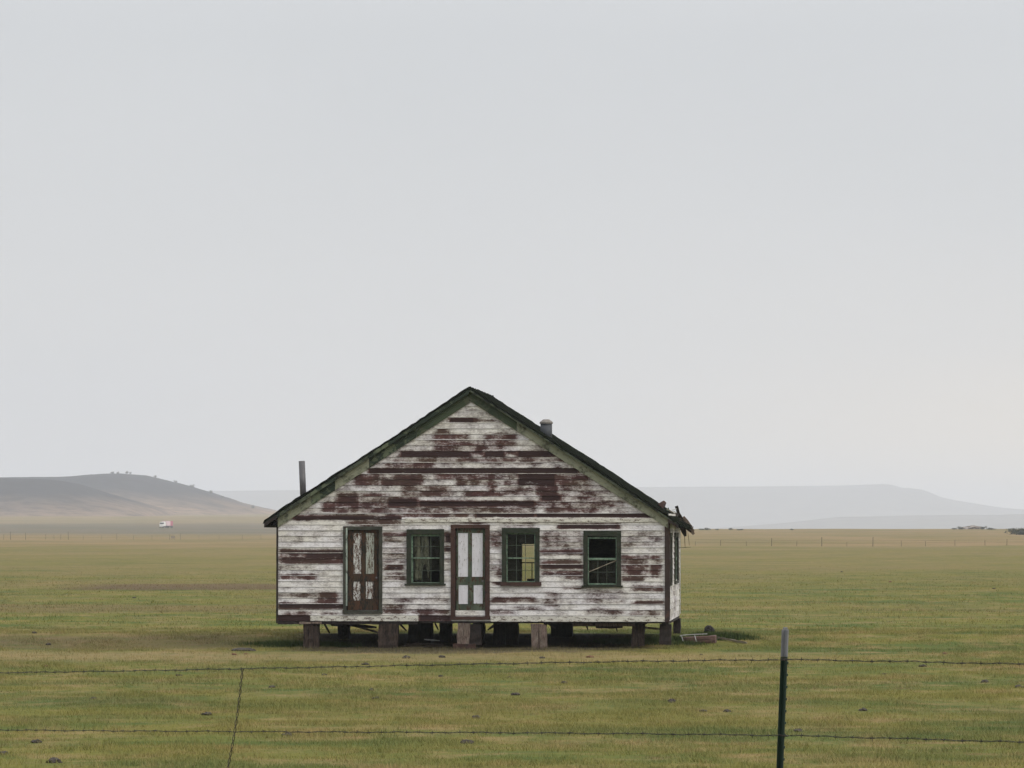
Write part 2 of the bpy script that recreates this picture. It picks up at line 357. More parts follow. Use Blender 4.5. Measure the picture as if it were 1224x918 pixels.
# widen the grid with distance so far rows keep even columns
W=1+sstep(120,4000,YY)*0
k=np.maximum(1,YY/110.)
XX=np.where(np.abs(u)[None,:]<.93, XX*k, XX*k); XX=np.clip(XX,-11900,11900)
edge=np.abs(u)[None,:]>.985
XX=np.where(edge,np.sign(u)[None,:]*np.maximum(np.abs(XX),11900*(1-(1-np.abs(u)[None,:])*12)),XX)
XX=np.sort(XX,axis=1)
XX=XX+np.arange(len(u))[None,:]*1e-3
ZZ=terrain(XX,YY)
nr,nc=XX.shape; idx=np.arange(nr*nc).reshape(nr,nc)
Fq=np.stack([idx[:-1,:-1].ravel(),idx[:-1,1:].ravel(),idx[1:,1:].ravel(),idx[1:,:-1].ravel()],1)
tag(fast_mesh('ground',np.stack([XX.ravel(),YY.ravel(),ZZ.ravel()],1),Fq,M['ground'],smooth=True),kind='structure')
# ------------------------------------------------------------------ far hills
def heightfield(name, x0,x1,nx,y0,y1,ny,fn,mat,label=None):
    X,Y=np.meshgrid(np.linspace(x0,x1,nx),np.linspace(y0,y1,ny)); Z=fn(X,Y)
    i=np.arange(nx*ny).reshape(ny,nx); f=np.stack([i[:-1,:-1].ravel(),i[:-1,1:].ravel(),i[1:,1:].ravel(),i[1:,:-1].ravel()],1)
    return tag(fast_mesh(name,np.stack([X.ravel(),Y.ravel(),Z.ravel()],1),f,mat,smooth=True),kind='structure')
def prof(pxs,pys,d,far):
    X=[(p-CX)/F*d for p in pxs]; H=[(HY-q)/F*d+CAMZ for q in pys]
    return lambda x: np.interp(x,X,H)
D1=5000
prof1=prof([-900,-500,-250,0,75,100,128,150,175,200,240,270,300,320,345,380,430],[640,590,574,571,571,569.5,567,566.5,569,574.5,586,597,607.5,611,617,625,640],D1,0)
def hill1(X,Y):
    s=np.exp(-((Y-D1)/np.where(Y<D1,520,900))**2); b=terrain(X,Y)-4
    n=(fbm(X/160,Y/160,21,5)-.5)*16*(s*(1-s)*4)+(fbm(X/45,Y/45,22,4)-.5)*2.5
    return b+(prof1(X*1.0)-b)*s+n*(prof1(X)>6)
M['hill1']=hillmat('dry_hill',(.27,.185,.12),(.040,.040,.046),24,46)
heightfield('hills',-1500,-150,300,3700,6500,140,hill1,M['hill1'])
D2=4200
p2=prof([-900,-500,-200,0,60,85,110,135,160,190,230],[640,600,575,571.5,573,577,585,594,602,612,640],D2,0)
def hill2(X,Y):
    s=np.exp(-((Y-D2)/np.where(Y<D2,300,500))**2); b=terrain(X,Y)-4
    n=(fbm(X/130,Y/130,31,5)-.5)*12*(s*(1-s)*4)+(fbm(X/40,Y/40,32,4)-.5)*2
    return b+(p2(X)-b)*s+n*(p2(X)>6)
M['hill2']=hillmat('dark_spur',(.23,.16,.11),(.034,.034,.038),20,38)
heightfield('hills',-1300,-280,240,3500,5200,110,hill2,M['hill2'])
D3=16000
p3=prof([-1200,-400,0,250,330,500,700,800,900,1000,1030,1058,1068,1075,1088,1100,1112,1122,1140,1165,1190,1215,1260,1400,1900],
        [600,590,588,587,586,585,583,582,581.5,580.5,579.5,578.5,580,583,583.5,585,590,594,598,602,606,608.5,611,620,640],D3,0)
def mesa(X,Y):
    s=sstep(14000,16000,Y)**1.5*(1-sstep(18500,21500,Y)*.9); b=terrain(X,Y)-4
    return b+(p3(X)-b)*s+(fbm(X/500,Y/900,41,5)-.5)*26*s*(1-s)*4
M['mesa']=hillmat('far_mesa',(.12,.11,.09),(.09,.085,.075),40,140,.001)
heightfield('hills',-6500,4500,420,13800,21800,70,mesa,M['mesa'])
D4=11500
p4=prof([700,850,950,1000,1100,1224,1500,2200],[640,632,624,619,616,614,610,630],D4,0)
def low(X,Y):
    s=np.exp(-((Y-D4)/900)**2); b=terrain(X,Y)-4
    return b+(p4(X)-b)*s+(fbm(X/300,Y/300,51,4)-.5)*8*s
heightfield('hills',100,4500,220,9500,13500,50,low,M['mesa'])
# ------------------------------------------------------------------ house
TH=R(4.4); S=49.0
def X(px): return (px-564.5)/S/.997
def Z(py): return CAMZ-(py-HY)/S
house=empty('farmhouse',((564.5-612)/S,100,0),-TH)
tag(house,'abandoned gable farmhouse with peeling white paint raised on short wooden piers','house')
DEP=7.2; UL,UR=X(331.3),X(798); ZB=Z(742); ZE=Z(625); RX=X(561.5); SL=.645
def roofz(u,off=0): return Z(462.6)-off-abs(u-RX)*SL          # top of roof above u
EXPO=.138
def EP(px,py,v):
    """house-local point seen at photo pixel, at depth v behind the front wall"""
    wx=0
    d=100+v
    for _ in range(3):
        P=at(px,py,d); dx=P.x-house.location.x; dy=P.y-100
        lx=dx*math.cos(TH)-dy*math.sin(TH); ly=dx*math.sin(TH)+dy*math.cos(TH)
        d+= (v-ly)/math.cos(TH)
    return (lx,ly,P.z)
# openings (left,right,top,bottom) in photo pixels
OPEN=[(415,452,634,730),(490,527,637,697),(545,580,632,730),(605,640,636,696),(702,737,639,699)]
BL=[ # x0,x1,y0,y1,strength
(536,568,499,505,1.0),(568,592,500,504,.6),(525,535,512,518,.8),(519,560,518,526,.7),(519,600,526,537,.6),(580,618,517,536,.62),
(478,563,539,546,1.0),(563,578,539,543,1.),(578,604,539,546,1.),(604,618,539,543,1.),(618,665,539,546,1.),
(470,560,547,553,.55),(460,520,553,559,.62),(560,680,547,553,.62),(540,640,553,556,.35),(600,655,549,556,.3),
(440,692,559.5,566,1.0),(500,520,566,573,.1),(422,455,567,580,.7),(455,505,567,580,.82),(520,545,566,573,.7),(545,592,567,580,.65),(592,620,567,580,.4),
(618,665,566,580,.98),(665,705,567,580,.75),(480,540,580,587,.55),(480,540,587,593,.66),(585,593,580,593,.85),(555,598,587,593,.7),(595,640,582,592,.45),
(640,668,580,592,.85),(668,730,580,592,.5),(402,430,588,606,.85),(428,464,588,612,.48),(463,500,594,606,1.0),(500,640,598,606,1.0),(500,520,593,597,.25),
(646,671,592,599,1.0),(560,600,599,606,1.0),(671,720,592,599,.5),(640,745,599,606,.55),(385,402,600,612,.7),(400,455,606,613,.66),(455,640,606,613,.5),(650,720,606,613,.62),
(350,480,615,621,1.0),(480,560,613,619,.72),(568,640,613,619.5,1.0),(640,784,613.5,619.5,1.0),(415,480,622,628,.66),(600,640,624,631,.45),(668,739,626,632,1.0),
(540,585,622,628,.55),
(332,412,656,668,.9),(332,412,668,674,.82),(336,362,662,665.5,-.5),(332,365,676,681,.45),(334,377,686,693,.7),(332,402,709,714,.5),(380,403,708,722,.8),
(332,412,721,728,.98),(332,412,731,735,.5),(331,371,735,745,1.0),(332,360,640,650,.18),
(456,487,635,641,.82),(456,487,643,674,.33),(458,486,661,666,.5),(461,481,675,681,.95),(460,486,684,693,.55),(458,484,722,728,.6),(458,537,728,733,.66),(470,537,714,719,.35),
(500,540,735,742,.95),(531,540,637,648,.95),(531,540,653,660,.95),(531,540,667,672,.6),(531,540,680,684,.4),(585,600,635,655,.5),(585,600,668,690,.35),(592,600,680,690,.75),
(590,602,695,699,1.),(646,697,634,655,.42),(646,697,657,662,.85),(646,697,669,674,.75),(646,697,674,680,.95),(646,697,682,688,.9),(678,697,688,692,.65),(672,697,700,703,.7),
(588,640,713,720,.72),(650,668,708,725,.45),(588,612,728,734,.55),(610,650,724,729,.3),(742,792,635,650,.28),(742,790,650,653,.5),(742,776,663,690,.62),(776,788,663,690,.78),
(742,768,690,695,.82),(755,792,700,706,.8),(757,793,717,722,.85),(752,792,729,735,.6),(700,746,705,720,.36),(700,746,727,734,.42),(748,765,676,688,.75)]
def peel_front(u,z):
    px=u*S*.997+564.5; py=HY+(CAMZ-z)*S; s=0.0
    for x0,x1,y0,y1,a in BL:
        if px<x0-6 or px>x1+6 or py<y0-2 or py>y1+2: continue
        w=min(1,max(0,(px-x0+5)/8))*min(1,max(0,(x1+5-px)/8))*min(1,max(0,(py-y0+1)/1.6))*min(1,max(0,(y1+1-py)/1.6))
        s = s+a*w if a<0 else max(s,a*w)
    if 619<py<624 and px>480: s=-.25
    if 735<py<742 and not (px<371 or 500<px<541): s=-.2
    if py<619 and s>=0: s=max(s,.10)+.07*(s<.5)
    return s
def peel_side(u,z): return .15+.8*max(0,float(fbm(u*1.1+9,z*3.2,77,4))-.5)*2.4
def siding(name,u0,u1,zfun,openings,peel,place,parent,du=.03,seed=1):
    """horizontal lapped boards over a wall; place(u,depth,z) gives local xyz"""
    rnd=random.Random(seed); mb=MB(); pe=[]; bo=[]; ga=[]; i=0; z=ZB-.003
    FR=(0,.10,.4,.86,1.0)
    while True:
        z1=z+EXPO; lo,hi=zfun(z+.02)
        if lo is None: break
        lo=max(lo,u0); hi=min(hi,u1)
        if hi-lo<.05: break
        n=max(2,int((hi-lo)/du)); us=np.linspace(lo,hi,n+1); bid=rnd.random()*10; base=len(mb.v); ph=rnd.random()*6
        edge=rnd.random()<.55; prot=.018+rnd.uniform(-.004,.006)
        for r,fr in enumerate((-1,)+FR):
            for uu in us:
                w=.002*math.sin(uu*3+ph)
                if fr<0: dd,zz,pp=.003,z+w,-.1
                else:
                    dd=-prot*(1-fr)-.003*fr; zz=z+w+EXPO*fr
                    pp=peel(uu,zz+.004)
                    if r==1 and edge: pp=min(pp,-.35)
                mb.v.append(place(uu,dd,zz)); pe.append(pp); bo.append(bid); ga.append(1. if fr<0 or fr==1.0 else 0.)
        m=n+1
        for r in range(5):
            zc=z+EXPO*((0,0,.05,.25,.55,.85)[r+0] if r else 0)
            zc={0:z,1:z+.05*EXPO,2:z+.25*EXPO,3:z+.55*EXPO,4:z+.85*EXPO}[r]
            for q in range(n):
                uc=(us[q]+us[q+1])/2
                if any(a<uc<b and zb<zc<zt for a,b,zt,zb in openings): continue
                k=base+r*m+q; mb.f.append((k,k+1,k+m+1,k+m))
        z=z1; i+=1
    mb.at={'peel':pe,'board':bo,'gap':ga}
    return mb.build(name,M['siding'],parent)
def front_clip(z):
    if z<ZE-.1: return UL,UR
    h=(Z(462.6)-.16-z)/SL
    if h<=.1: return None,None
    return RX-h,RX+h
opF=[(X(a)-.02,X(b)+.02,Z(c)+.02,Z(d)-.02) for a,b,c,d in OPEN]
w=siding('front_wall_siding',UL,UR,front_clip,opF,peel_front,lambda u,d,z:(u,d,z),house); w['label']='white lapped siding peeling to red brown wood, gable front'
def side_clip(z): return (0,DEP) if z<ZE+.12 else (None,None)
# side windows on the right wall: (v0,v1)
SW=[(.45,1.3),(3.4,5.6)]
opR=[(a+.05,b-.05,Z(640),Z(697)) for a,b in SW]
siding('side_wall_siding',0,DEP,side_clip,opR,lambda u,z:peel_side(u,z)*.7,lambda u,d,z:(UR-d,u,z),house,.08,2)
siding('side_wall_siding',0,DEP,side_clip,[],peel_side,lambda u,d,z:(UL+d,u,z),house,.08,3)
ODX0=EP(623,660,DEP)[0]; ODX1=ODX0+.95; ODZ=EP(630,649.5,DEP)[2]
opB=[(ODX0,ODX1,ODZ,.72),(-3.9,-3.1,2.6,1.6)]
siding('rear_wall_siding',UL,UR,front_clip,opB,lambda u,z:peel_side(u+20,z),lambda u,d,z:(u,DEP-d,z),house,.08,4)
# inner lining with the same openings (grid of panels)
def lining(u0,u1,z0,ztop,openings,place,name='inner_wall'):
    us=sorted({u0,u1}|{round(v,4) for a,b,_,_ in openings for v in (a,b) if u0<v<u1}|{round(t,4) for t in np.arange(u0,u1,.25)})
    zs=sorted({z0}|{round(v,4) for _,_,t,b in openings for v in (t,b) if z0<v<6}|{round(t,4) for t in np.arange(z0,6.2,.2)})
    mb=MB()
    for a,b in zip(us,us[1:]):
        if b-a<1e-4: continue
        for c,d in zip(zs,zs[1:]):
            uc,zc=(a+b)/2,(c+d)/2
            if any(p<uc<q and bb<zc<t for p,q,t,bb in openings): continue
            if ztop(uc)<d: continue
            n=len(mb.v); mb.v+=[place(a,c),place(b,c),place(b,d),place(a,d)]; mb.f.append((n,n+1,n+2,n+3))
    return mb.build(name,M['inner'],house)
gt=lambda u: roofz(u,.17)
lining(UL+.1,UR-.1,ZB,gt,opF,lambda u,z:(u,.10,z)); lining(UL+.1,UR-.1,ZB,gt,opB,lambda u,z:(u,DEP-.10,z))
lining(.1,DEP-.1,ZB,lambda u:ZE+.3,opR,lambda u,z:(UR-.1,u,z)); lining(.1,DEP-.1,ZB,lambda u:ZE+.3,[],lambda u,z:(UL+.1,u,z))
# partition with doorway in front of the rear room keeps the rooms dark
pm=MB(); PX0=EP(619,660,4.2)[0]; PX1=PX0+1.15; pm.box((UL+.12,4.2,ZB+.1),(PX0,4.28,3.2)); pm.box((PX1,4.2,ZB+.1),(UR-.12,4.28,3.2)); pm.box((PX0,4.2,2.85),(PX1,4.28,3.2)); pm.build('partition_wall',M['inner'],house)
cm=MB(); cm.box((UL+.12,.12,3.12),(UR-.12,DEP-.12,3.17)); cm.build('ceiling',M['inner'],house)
# floor and sill beams, joists
fm=MB(); fm.box((UL+.02,.02,ZB+.03),(UR-.02,DEP-.02,ZB+.09)); fm.build('floor',M['inner'],house)
b=MB(); b.rough_box((UL+.01,-.005,Z(746.3)),(X(500),.17,ZB-.006)); b.build('sill_beam',M['wood_dark'],house)
b=MB(); b.rough_box((X(502),.0,Z(744.6)),(UR-.01,.17,ZB-.006)); b.build('sill_beam',M['wood_dark'],house)
b=MB(); b.rough_box((UL,DEP-.18,Z(747)),(UR,DEP,ZB-.006),.006,.3); b.build('sill_beam',M['wood_dark'],house)
b=MB(); b.rough_box((UL,.18,Z(746.5)),(UL+.17,DEP-.19,ZB-.006),.006,.3); b.build('sill_beam',M['wood_dark'],house)
b=MB(); b.rough_box((UR-.17,.18,Z(746)),(UR,DEP-.19,ZB-.006),.006,.3); b.build('sill_beam',M['wood_dark'],house)
for k in range(8):
    x=UL+.5+k*1.2; b=MB(); b.rough_box((x,.19,ZB-.10),(x+.06,DEP-.2,ZB+.028),.003,.5); b.build('floor_joist',M['wood_dark'],house)
b=MB(); b.rough_box((X(683),.25,Z(748.5)),(X(757),.36,Z(744.8)),.004,.2); b.build('loose_beam',M['wood_grey'],house)
b=MB(); b.rough_box((X(710),.5,Z(751)),(X(742),.9,Z(746)),.01,.1); b.build('hanging_board',M['wood_dark'],house)
b=MB(); b.rough_box((X(392),.6,Z(749)),(X(410),.75,Z(745)),.01,.1); b.build('hanging_board',M['wood_dark'],house)
# white skirt board with its broken brown stretches
sk=MB(); sk.rough_box((X(371),-.040,Z(742.4)),(X(500),-.020,Z(736)),.003,.1); sk.rough_box((X(587),-.040,Z(742.6)),(X(795),-.020,Z(736.3)),.003,.1)
M['corner']=worn('dark_corner_paint',(.045,.028,.024),(.13,.075,.06),(1,1,1),3,.56,.66,tint=(.03,.022,.02))
M['skirt']=worn('chipped_skirt_board',(.62,.60,.53),(.20,.15,.12),(1,1,3),7,.53,.58,tint=(.50,.48,.43))
sk.build('skirt_board',M['skirt'],house)
# belt board above the windows
bb=MB(); bb.rough_box((X(484),-.036,Z(624)),(X(795),-.019,Z(619.6)),.002,.12); bb.build('belt_board',M['skirt'],house)
# corner boards
c=MB(); c.rough_box((UR-.085,-.042,Z(743)),(UR+.03,-.019,Z(618)),.003,.15); c.rough_box((UR+.019,-.018,Z(740)),(UR+.04,.09,Z(622)),.003,.15); c.build('corner_board',M['corner'],house)
c=MB(); c.rough_box((UL-.035,-.036,Z(745)),(UL+.012,-.019,Z(630)),.003,.15); c.build('corner_board',M['wood_dark'],house)
c=MB(); c.rough_box((UR+.019,DEP-.1,Z(740)),(UR+.04,DEP+.02,Z(625)),.003,.15); c.build('corner_board',M['white_bits'],house)
# roof: two slabs with ragged rake and eave edges
OV=.16; BK=.04
def slab(sgn,e_len):
    mb=MB(); n=46; m=44
    for layer in (0,1):
        for i in range(n+1):
            s=e_len*i/n; u=RX+sgn*s
            for j in range(m+1):
                v=-OV+(DEP+OV+BK)*j/m
                r=random.uniform(-.022,.022) if j in (0,m) else 0
                e=random.uniform(-.02,.05) if i==n else 0
                if sgn>0 and i==n and j>10: e=random.choice([-.12,0,.06,-.2,.1])
                z=roofz(u)-(0 if layer==0 else .06)+(random.uniform(-.008,.018) if layer==0 else 0)-.016*math.sin(s*1.3+sgn)
                if i>=n-1: z-=.02
                mb.v.append((u+sgn*e,v+r,z-e*SL))
    K=(n+1)*(m+1)
    for i in range(n):
        for j in range(m):
            a=i*(m+1)+j; mb.f.append((a,a+1,a+m+2,a+m+1)); mb.f.append((a+K,a+K+m+1,a+K+m+2,a+K+1))
    for i in range(n):
        for j in (0,m):
            a=i*(m+1)+j; mb.f.append((a,a+m+1,a+m+1+K,a+K))
    for j in range(m):
        for i in (0,n):
            a=i*(m+1)+j; mb.f.append((a,a+1,a+1+K,a+K))
    return mb
EL=RX-X(315.5); ER=X(812)-RX
r1=slab(-1,EL); r2=slab(1,ER); n=len(r1.v); r1.v+=r2.v; r1.f+=[tuple(i+n for i in f) for f in r2.f]
roof=r1.build('roof',M['shingle'],house)
# barge boards on the rake overhang and frieze boards on the wall
def rake(x0,x1,top,bot,y0,y1,seg=30,j=.004):
    mb=MB(); up=[];lo=[]
    for i in range(seg+1):
        x=x0+(x1-x0)*i/seg; up.append((x,roofz(x,top)+random.uniform(-j,j)*.3)); lo.append((x,roofz(x,bot)+random.uniform(-j,j)))
    n=len(mb.v)
    for (x,z),(x2,z2) in zip(up,lo):
        mb.v+= [(x,y0,z),(x2,y0,z2),(x2,y1,z2),(x,y1,z)]
    for i in range(seg):
        for q in range(4): mb.f.append((n+4*i+q,n+4*i+(q+1)%4,n+4*i+4+(q+1)%4,n+4*i+4+q))
    mb.f += [(n,n+1,n+2,n+3),(n+4*seg+3,n+4*seg+2,n+4*seg+1,n+4*seg)]
    return mb
for p0,p1,mt in ((317,334,'barge'),(334.4,371,'frieze_dark'),(371.4,401,'barge'),(401.4,440,'frieze_dark'),(440.4,500,'barge'),(500.4,561.3,'barge')):
    rake(X(p0),min(X(p1),RX),.063,.155,-OV+.0,-OV+.03,max(3,int((p1-p0)/5))).build('barge_board',M[mt],house)
rake(RX,RX+ER-.03,.063,.105,-OV+.0,-OV+.03).build('barge_board',M['frieze_dark'],house)
for p0,p1,mt in ((331.6,372,'frieze'),(372.4,400,'barge'),(400.4,441,'frieze'),(441.4,498,'barge'),(498.4,561.3,'mid_green')):
    rake(X(p0),min(X(p1),RX-.002),.10,.385,-.052,-.022,max(3,int((p1-p0)/5))).build('frieze_board',M[mt],house)
rake(RX+.002,X(618),.10,.335,-.052,-.022,12).build('frieze_board',M['mid_green'],house); rake(X(618.3),UR,.10,.325,-.052,-.022).build('frieze_board',M['frieze'],house)
# rake soffit
for s,L in ((-1,EL),(1,ER)):
    mb=MB(); a=RX+s*.03; e=RX+s*(L-.05)
    z=lambda u:roofz(u,.11)
    mb.v=[(a,-OV+.04,z(a)),(e,-OV+.04,z(e)),(e,-.06,z(e)),(a,-.06,z(a)),(a,-OV+.04,z(a)+.02),(e,-OV+.04,z(e)+.02),(e,-.06,z(e)+.02),(a,-.06,z(a)+.02)]
    mb.f=[(0,1,2,3),(4,5,6,7),(0,1,5,4),(2,3,7,6),(1,2,6,5),(0,3,7,4)]
    mb.build('soffit',M['frieze'] if s>0 else M['casing'],house)
# left eave return and rafter ends
for v in (-.30,.9,2.1,3.3,4.5,5.7,6.9):
    for s,UU,L in ((-1,UL,EL),(1,UR,ER)):
        a=UU; e=RX+s*(L-.04)
        mb=MB().prism([(a,roofz(a,.09)),(e,roofz(e,.09)),(e,roofz(e,.17)),(a+s*.05,roofz(a,.20)),(a,roofz(a,.22))],v,v+.05)
        mb.build('rafter_end',M['wood_dark'],house)
mb=MB(); e=RX-(EL-.035); mb.rough_box((e-.03,-OV,roofz(e,.20)),(e,DEP+BK-.05,roofz(e,.085)),.003,.3); mb.build('eave_board',M['wood_dark'],house)
# wrecked right eave: splintered boards hanging off and sticking up
def stick(name,p,q,w,mat,parent,flat=.4):
    p,q=Vector(p),Vector(q); t=(q-p); L=t.length; t.normalize(); a=t.cross(Vector((0,1,0))); 
    if a.length<.1: a=t.cross(Vector((1,0,0)))
    a.normalize(); c=t.cross(a); mb=MB(); k=max(2,int(L/.12))
    for i in range(k+1):
        m=p+t*(L*i/k); g=1-(.5*i/k if i==k else 0)
        for s1,s2 in ((-1,-1),(1,-1),(1,1),(-1,1)):
            mb.v.append(tuple(m+a*(s1*w*.5*g+random.uniform(-.1,.1)*w)+c*(s2*w*flat*.5*g)))
    for i in range(k):
        for q_ in range(4): mb.f.append((4*i+q_,4*i+(q_+1)%4,4*i+4+(q_+1)%4,4*i+4+q_))
    mb.f+=[(3,2,1,0),(4*k,4*k+1,4*k+2,4*k+3)]
    return mb.build(name,mat,parent)
for (a,b_,v,w_,mt) in [((789,605.5),(795,600),3.2,.16,'casing_red'),((793,606.5),(791.5,601.5),3.2,.05,'wood_dark'),((798,611),(799,607),4,.05,'dark_green'),
    ((808.5,605),(812.5,619),5.0,.075,'wood_dark'),((806,616),(811,614.5),4.6,.10,'wood_dark'),((811,619),(823,630),5.5,.15,'wood_grey'),((815,619),(828,636),6.6,.17,'wood_grey'),
    ((820,626),(829.5,638.5),7.2,.12,'wood_grey'),((814,624),(819,641),4.6,.12,'wood_dark'),((812,622),(816,634),3.6,.08,'wood_brown'),((818,628),(826,636),6.2,.07,'wood_dark'),
    ((809,622),(822,628),6.9,.09,'wood_brown'),((805,611),(813,616.5),5.9,.03,'white_bits'),((797,608),(808,615),2.8,.025,'wood_pale'),((812,616),(821,626.5),6.0,.06,'wood_dark'),((820,623),(823.5,627.5),6.9,.05,'wood_dark')]:
    stick('broken_board',EP(*a,v),EP(*b_,v+.1),w_,M[mt],house)
for (a,b_,v,w_,mt) in [((818,636),(819,655),5.5,.012,'wood_dark'),((810,655),(826,654),6.3,.010,'wood_dark'),((822,634),(824,652),6.8,.010,'wood_dark'),((809,619),(825,631),6.4,.035,'wood_pale'),((814,629),(829,630),6.0,.03,'wood_dark'),
    ((803,610),(809,608),4.2,.02,'white_bits'),((811,612),(817,622),5.4,.04,'wood_brown'),((806,625),(814,628),5.0,.05,'wood_grey')]:
    stick('broken_board',EP(*a,v),EP(*b_,v+.1),w_,M[mt],house)
# stovepipe and flue, standing on the roof
def lathe_pipe(base,top,r,lean=0,seg=14): return MB().tube([base,(base[0]+lean,base[1],top)],r,seg)
xp=EP(363,590,2.0)
mb=MB().tube([(xp[0],2.0,roofz(xp[0])-.1),(xp[0]-.05,2.0,EP(361.5,551,2.0)[2])],.078,14); mb.build('stovepipe',M['pipe'],roof,True)
mb=MB().tube([(xp[0],2.0,roofz(xp[0])-.05),(xp[0],2.0,roofz(xp[0])+.10)],[.17,.10],14); mb.build('pipe_flashing',M['pipe'],roof)
xq=EP(653,523,1.6); zt=EP(653,506,1.6)[2]
mb=MB().tube([(xq[0],1.6,roofz(xq[0])-.15),(xq[0],1.6,zt)],.145,18); mb.build('flue',M['flue'],roof,True)
mb=MB().tube([(xq[0],1.6,zt-.01),(xq[0],1.6,zt+.025),(xq[0],1.6,zt+.045),(xq[0],1.6,zt+.095),(xq[0],1.6,zt+.10)],[.165,.165,.145,.08,.06],18); mb.build('flue_cap',M['flue_cap'],roof)
# windows
def frame(mb,x0,x1,z0,z1,w,y0,y1,j=.0,wt=None,wb=None):
    wt=wt or w; wb=wb or w
    mb.rough_box((x0,y0,z0+wb),(x0+w,y1,z1-wt),j,.15); mb.rough_box((x1-w,y0,z0+wb),(x1,y1,z1-wt),j,.15)
    mb.rough_box((x0,y0,z1-wt),(x1,y1,z1),j,.15); mb.rough_box((x0,y0,z0),(x1,y1,z0+wb),j,.15)
def window(px0,px1,py0,py1,ix0,ix1,iy0,iy1,meet,label,upper=True,red_sill=False):
    x0,x1,z1,z0=X(px0),X(px1),Z(py0),Z(py1); a,b,t,s=X(ix0),X(ix1),Z(iy0),Z(iy1)
    mb=MB(); frame(mb,x0,x1,z0,z1,.108,-.05,.06,.003,wt=.125,wb=.05 if not red_sill else .02)
    w=mb.build('window',M['casing'],house); w['label']=label
    sl=MB(); sl.rough_box((x0-.04,-.075,z0-.012-(.05 if red_sill else 0)),(x1+.04,-.02,z0+.028),.003,.15); sl.build('sill',M['casing_red' if red_sill else 'casing'],w)
    zm=Z(meet)
    for up in ((True,False) if upper else (False,)):
        mb=MB(); y0=.015 if up else .05
        if up: q0,q1=zm-.013,t+.045
        else: q0,q1=s-.04,zm+.013
        frame(mb,a-.045,b+.045,q0,q1,.045,y0,y0+.03,.0015,wb=.04 if not up else .026,wt=.026 if not up else .045)
        sh=mb.build('sash',M['sash'],w); mb=MB()
        g0,g1=q0+.03,q1-.03
        for k in (1,2):
            xx=a+(b-a)*k/3; mb.rough_box((xx-.007,y0+.004,g0),(xx+.007,y0+.026,g1),.001,.15)
        zz=(g0+g1)/2; mb.rough_box((a,y0+.006,zz-.007),(b,y0+.024,zz+.007),.001,.15)
        mb.build('muntin',M['muntin'],w)
        n=0
        p=MB()
        for ci in range(3):
            for ri in range(2):
                if (ci,ri,up) in ((2,0,False),) and upper and not red_sill: continue
                u0=a+(b-a)*ci/3+.011; u1=a+(b-a)*(ci+1)/3-.011; v0=(g0 if ri==0 else zz+.011); v1=(zz-.011 if ri==0 else g1)
                p.box((u0,y0+.013,v0),(u1,y0+.017,v1))
        if p.v: p.build('pane',M['glass'],w)
    if not upper:
        mb=MB(); frame(mb,a-.045,b+.045,zm,t+.045,.045,.015,.045,.002); mb.build('sash',M['sash'],w)
    return w
window(486,531,632.5,699,493.5,525.5,641,696,667,'green window with a torn curtain, left of the white panelled door')
window(600,645,631,697,606.5,638.5,638.5,694.5,667,'green window with daylight showing through the back door, brown sill',red_sill=True)
window(697,742,634.5,701,703.5,735.5,644,697,669,'green window with an empty upper sash and a slanting stick',upper=False)
stick('slanting_stick',EP(704,683.5,.03),EP(740,668.5,-.02),.02,M['wood_pale'],house)
# door handle knobs etc. and the doors
def door(px0,px1,py0,py1,cas,cm_,lx0,lx1,ly0,ly1,leafm,panels,label,strip=False,sill_mat=None):
    x0,x1,z1,z0=X(px0),X(px1),Z(py0),Z(py1)
    mb=MB(); w=cas/S
    mb.rough_box((x0,-.05,z0),(x0+w,.06,z1-.09),.003,.15); mb.rough_box((x1-w,-.05,z0),(x1,.06,z1-.09),.003,.15); mb.rough_box((x0,-.052,z1-.09),(x1,.06,z1),.003,.15)
    fr=mb.build('door_frame',M[cm_],house)
    t=MB(); t.rough_box((x0-.01,-.07,z0-.05),(x1+.01,.06,z0+.03),.004,.1); t.build('threshold',M[sill_mat or cm_],fr)
    a,b,t_,s=X(lx0),X(lx1),Z(ly0),Z(ly1)
    mb=MB(); mb.box((a,.03,s),(b,.055,t_))
    # stiles and rails stand proud of the panels
    xs_=sorted({a,b}|{X(v) for p in panels for v in (p[0],p[1])}); 
    cols=[(X(panels[0][0]),X(panels[0][1])),(X(panels[1][0]),X(panels[1][1]))]
    rows=[(Z(panels[0][3]),Z(panels[0][2])),(Z(panels[2][3]),Z(panels[2][2]))]
    for (p,q) in ((a,cols[0][0]),(cols[0][1],cols[1][0]),(cols[1][1],b)): mb.rough_box((p,.012,s),(q,.029,t_),.0015,.2)
    for (p,q) in cols:
        for (r0,r1) in ((s,rows[1][0]),(rows[1][1],rows[0][0]),(rows[0][1],t_)): mb.rough_box((p+.002,.0125,r0),(q-.002,.0285,r1),.0012,.2)
    lf=mb.build('door',M[leafm],house); lf['label']=label
    for p in panels:
        q=MB(); q.box((X(p[0])+.004,.020,Z(p[3])+.004),(X(p[1])-.004,.028,Z(p[2])-.004)); q.build('door_panel',M[p[4]],lf)
    k=MB().tube([(b-.05,.012,(rows[0][0]+rows[1][1])/2),(b-.05,-.02,(rows[0][0]+rows[1][1])/2),(b-.05,-.045,(rows[0][0]+rows[1][1])/2)],[.012,.012,.024],8); k.build('door_knob',M['pipe'],lf)
    if strip:
        q=MB(); q.rough_box((X(413.4),-.058,Z(724)),(X(415.3),-.051,Z(631)),.002,.15); q.build('trim_strip',M['pale_strip'],fr)
    return lf
door(410,457,629,731,4,'casing_dark',415.5,452.5,633,729,'door_rust',[(422,431.5,637,686,'panel_peeled'),(437,447,637,686,'panel_grey'),(422,430.5,695,718,'panel_peeled'),(437,446,695,716,'panel_peeled')],
     'rusty brown door with flaking white panels',strip=True)
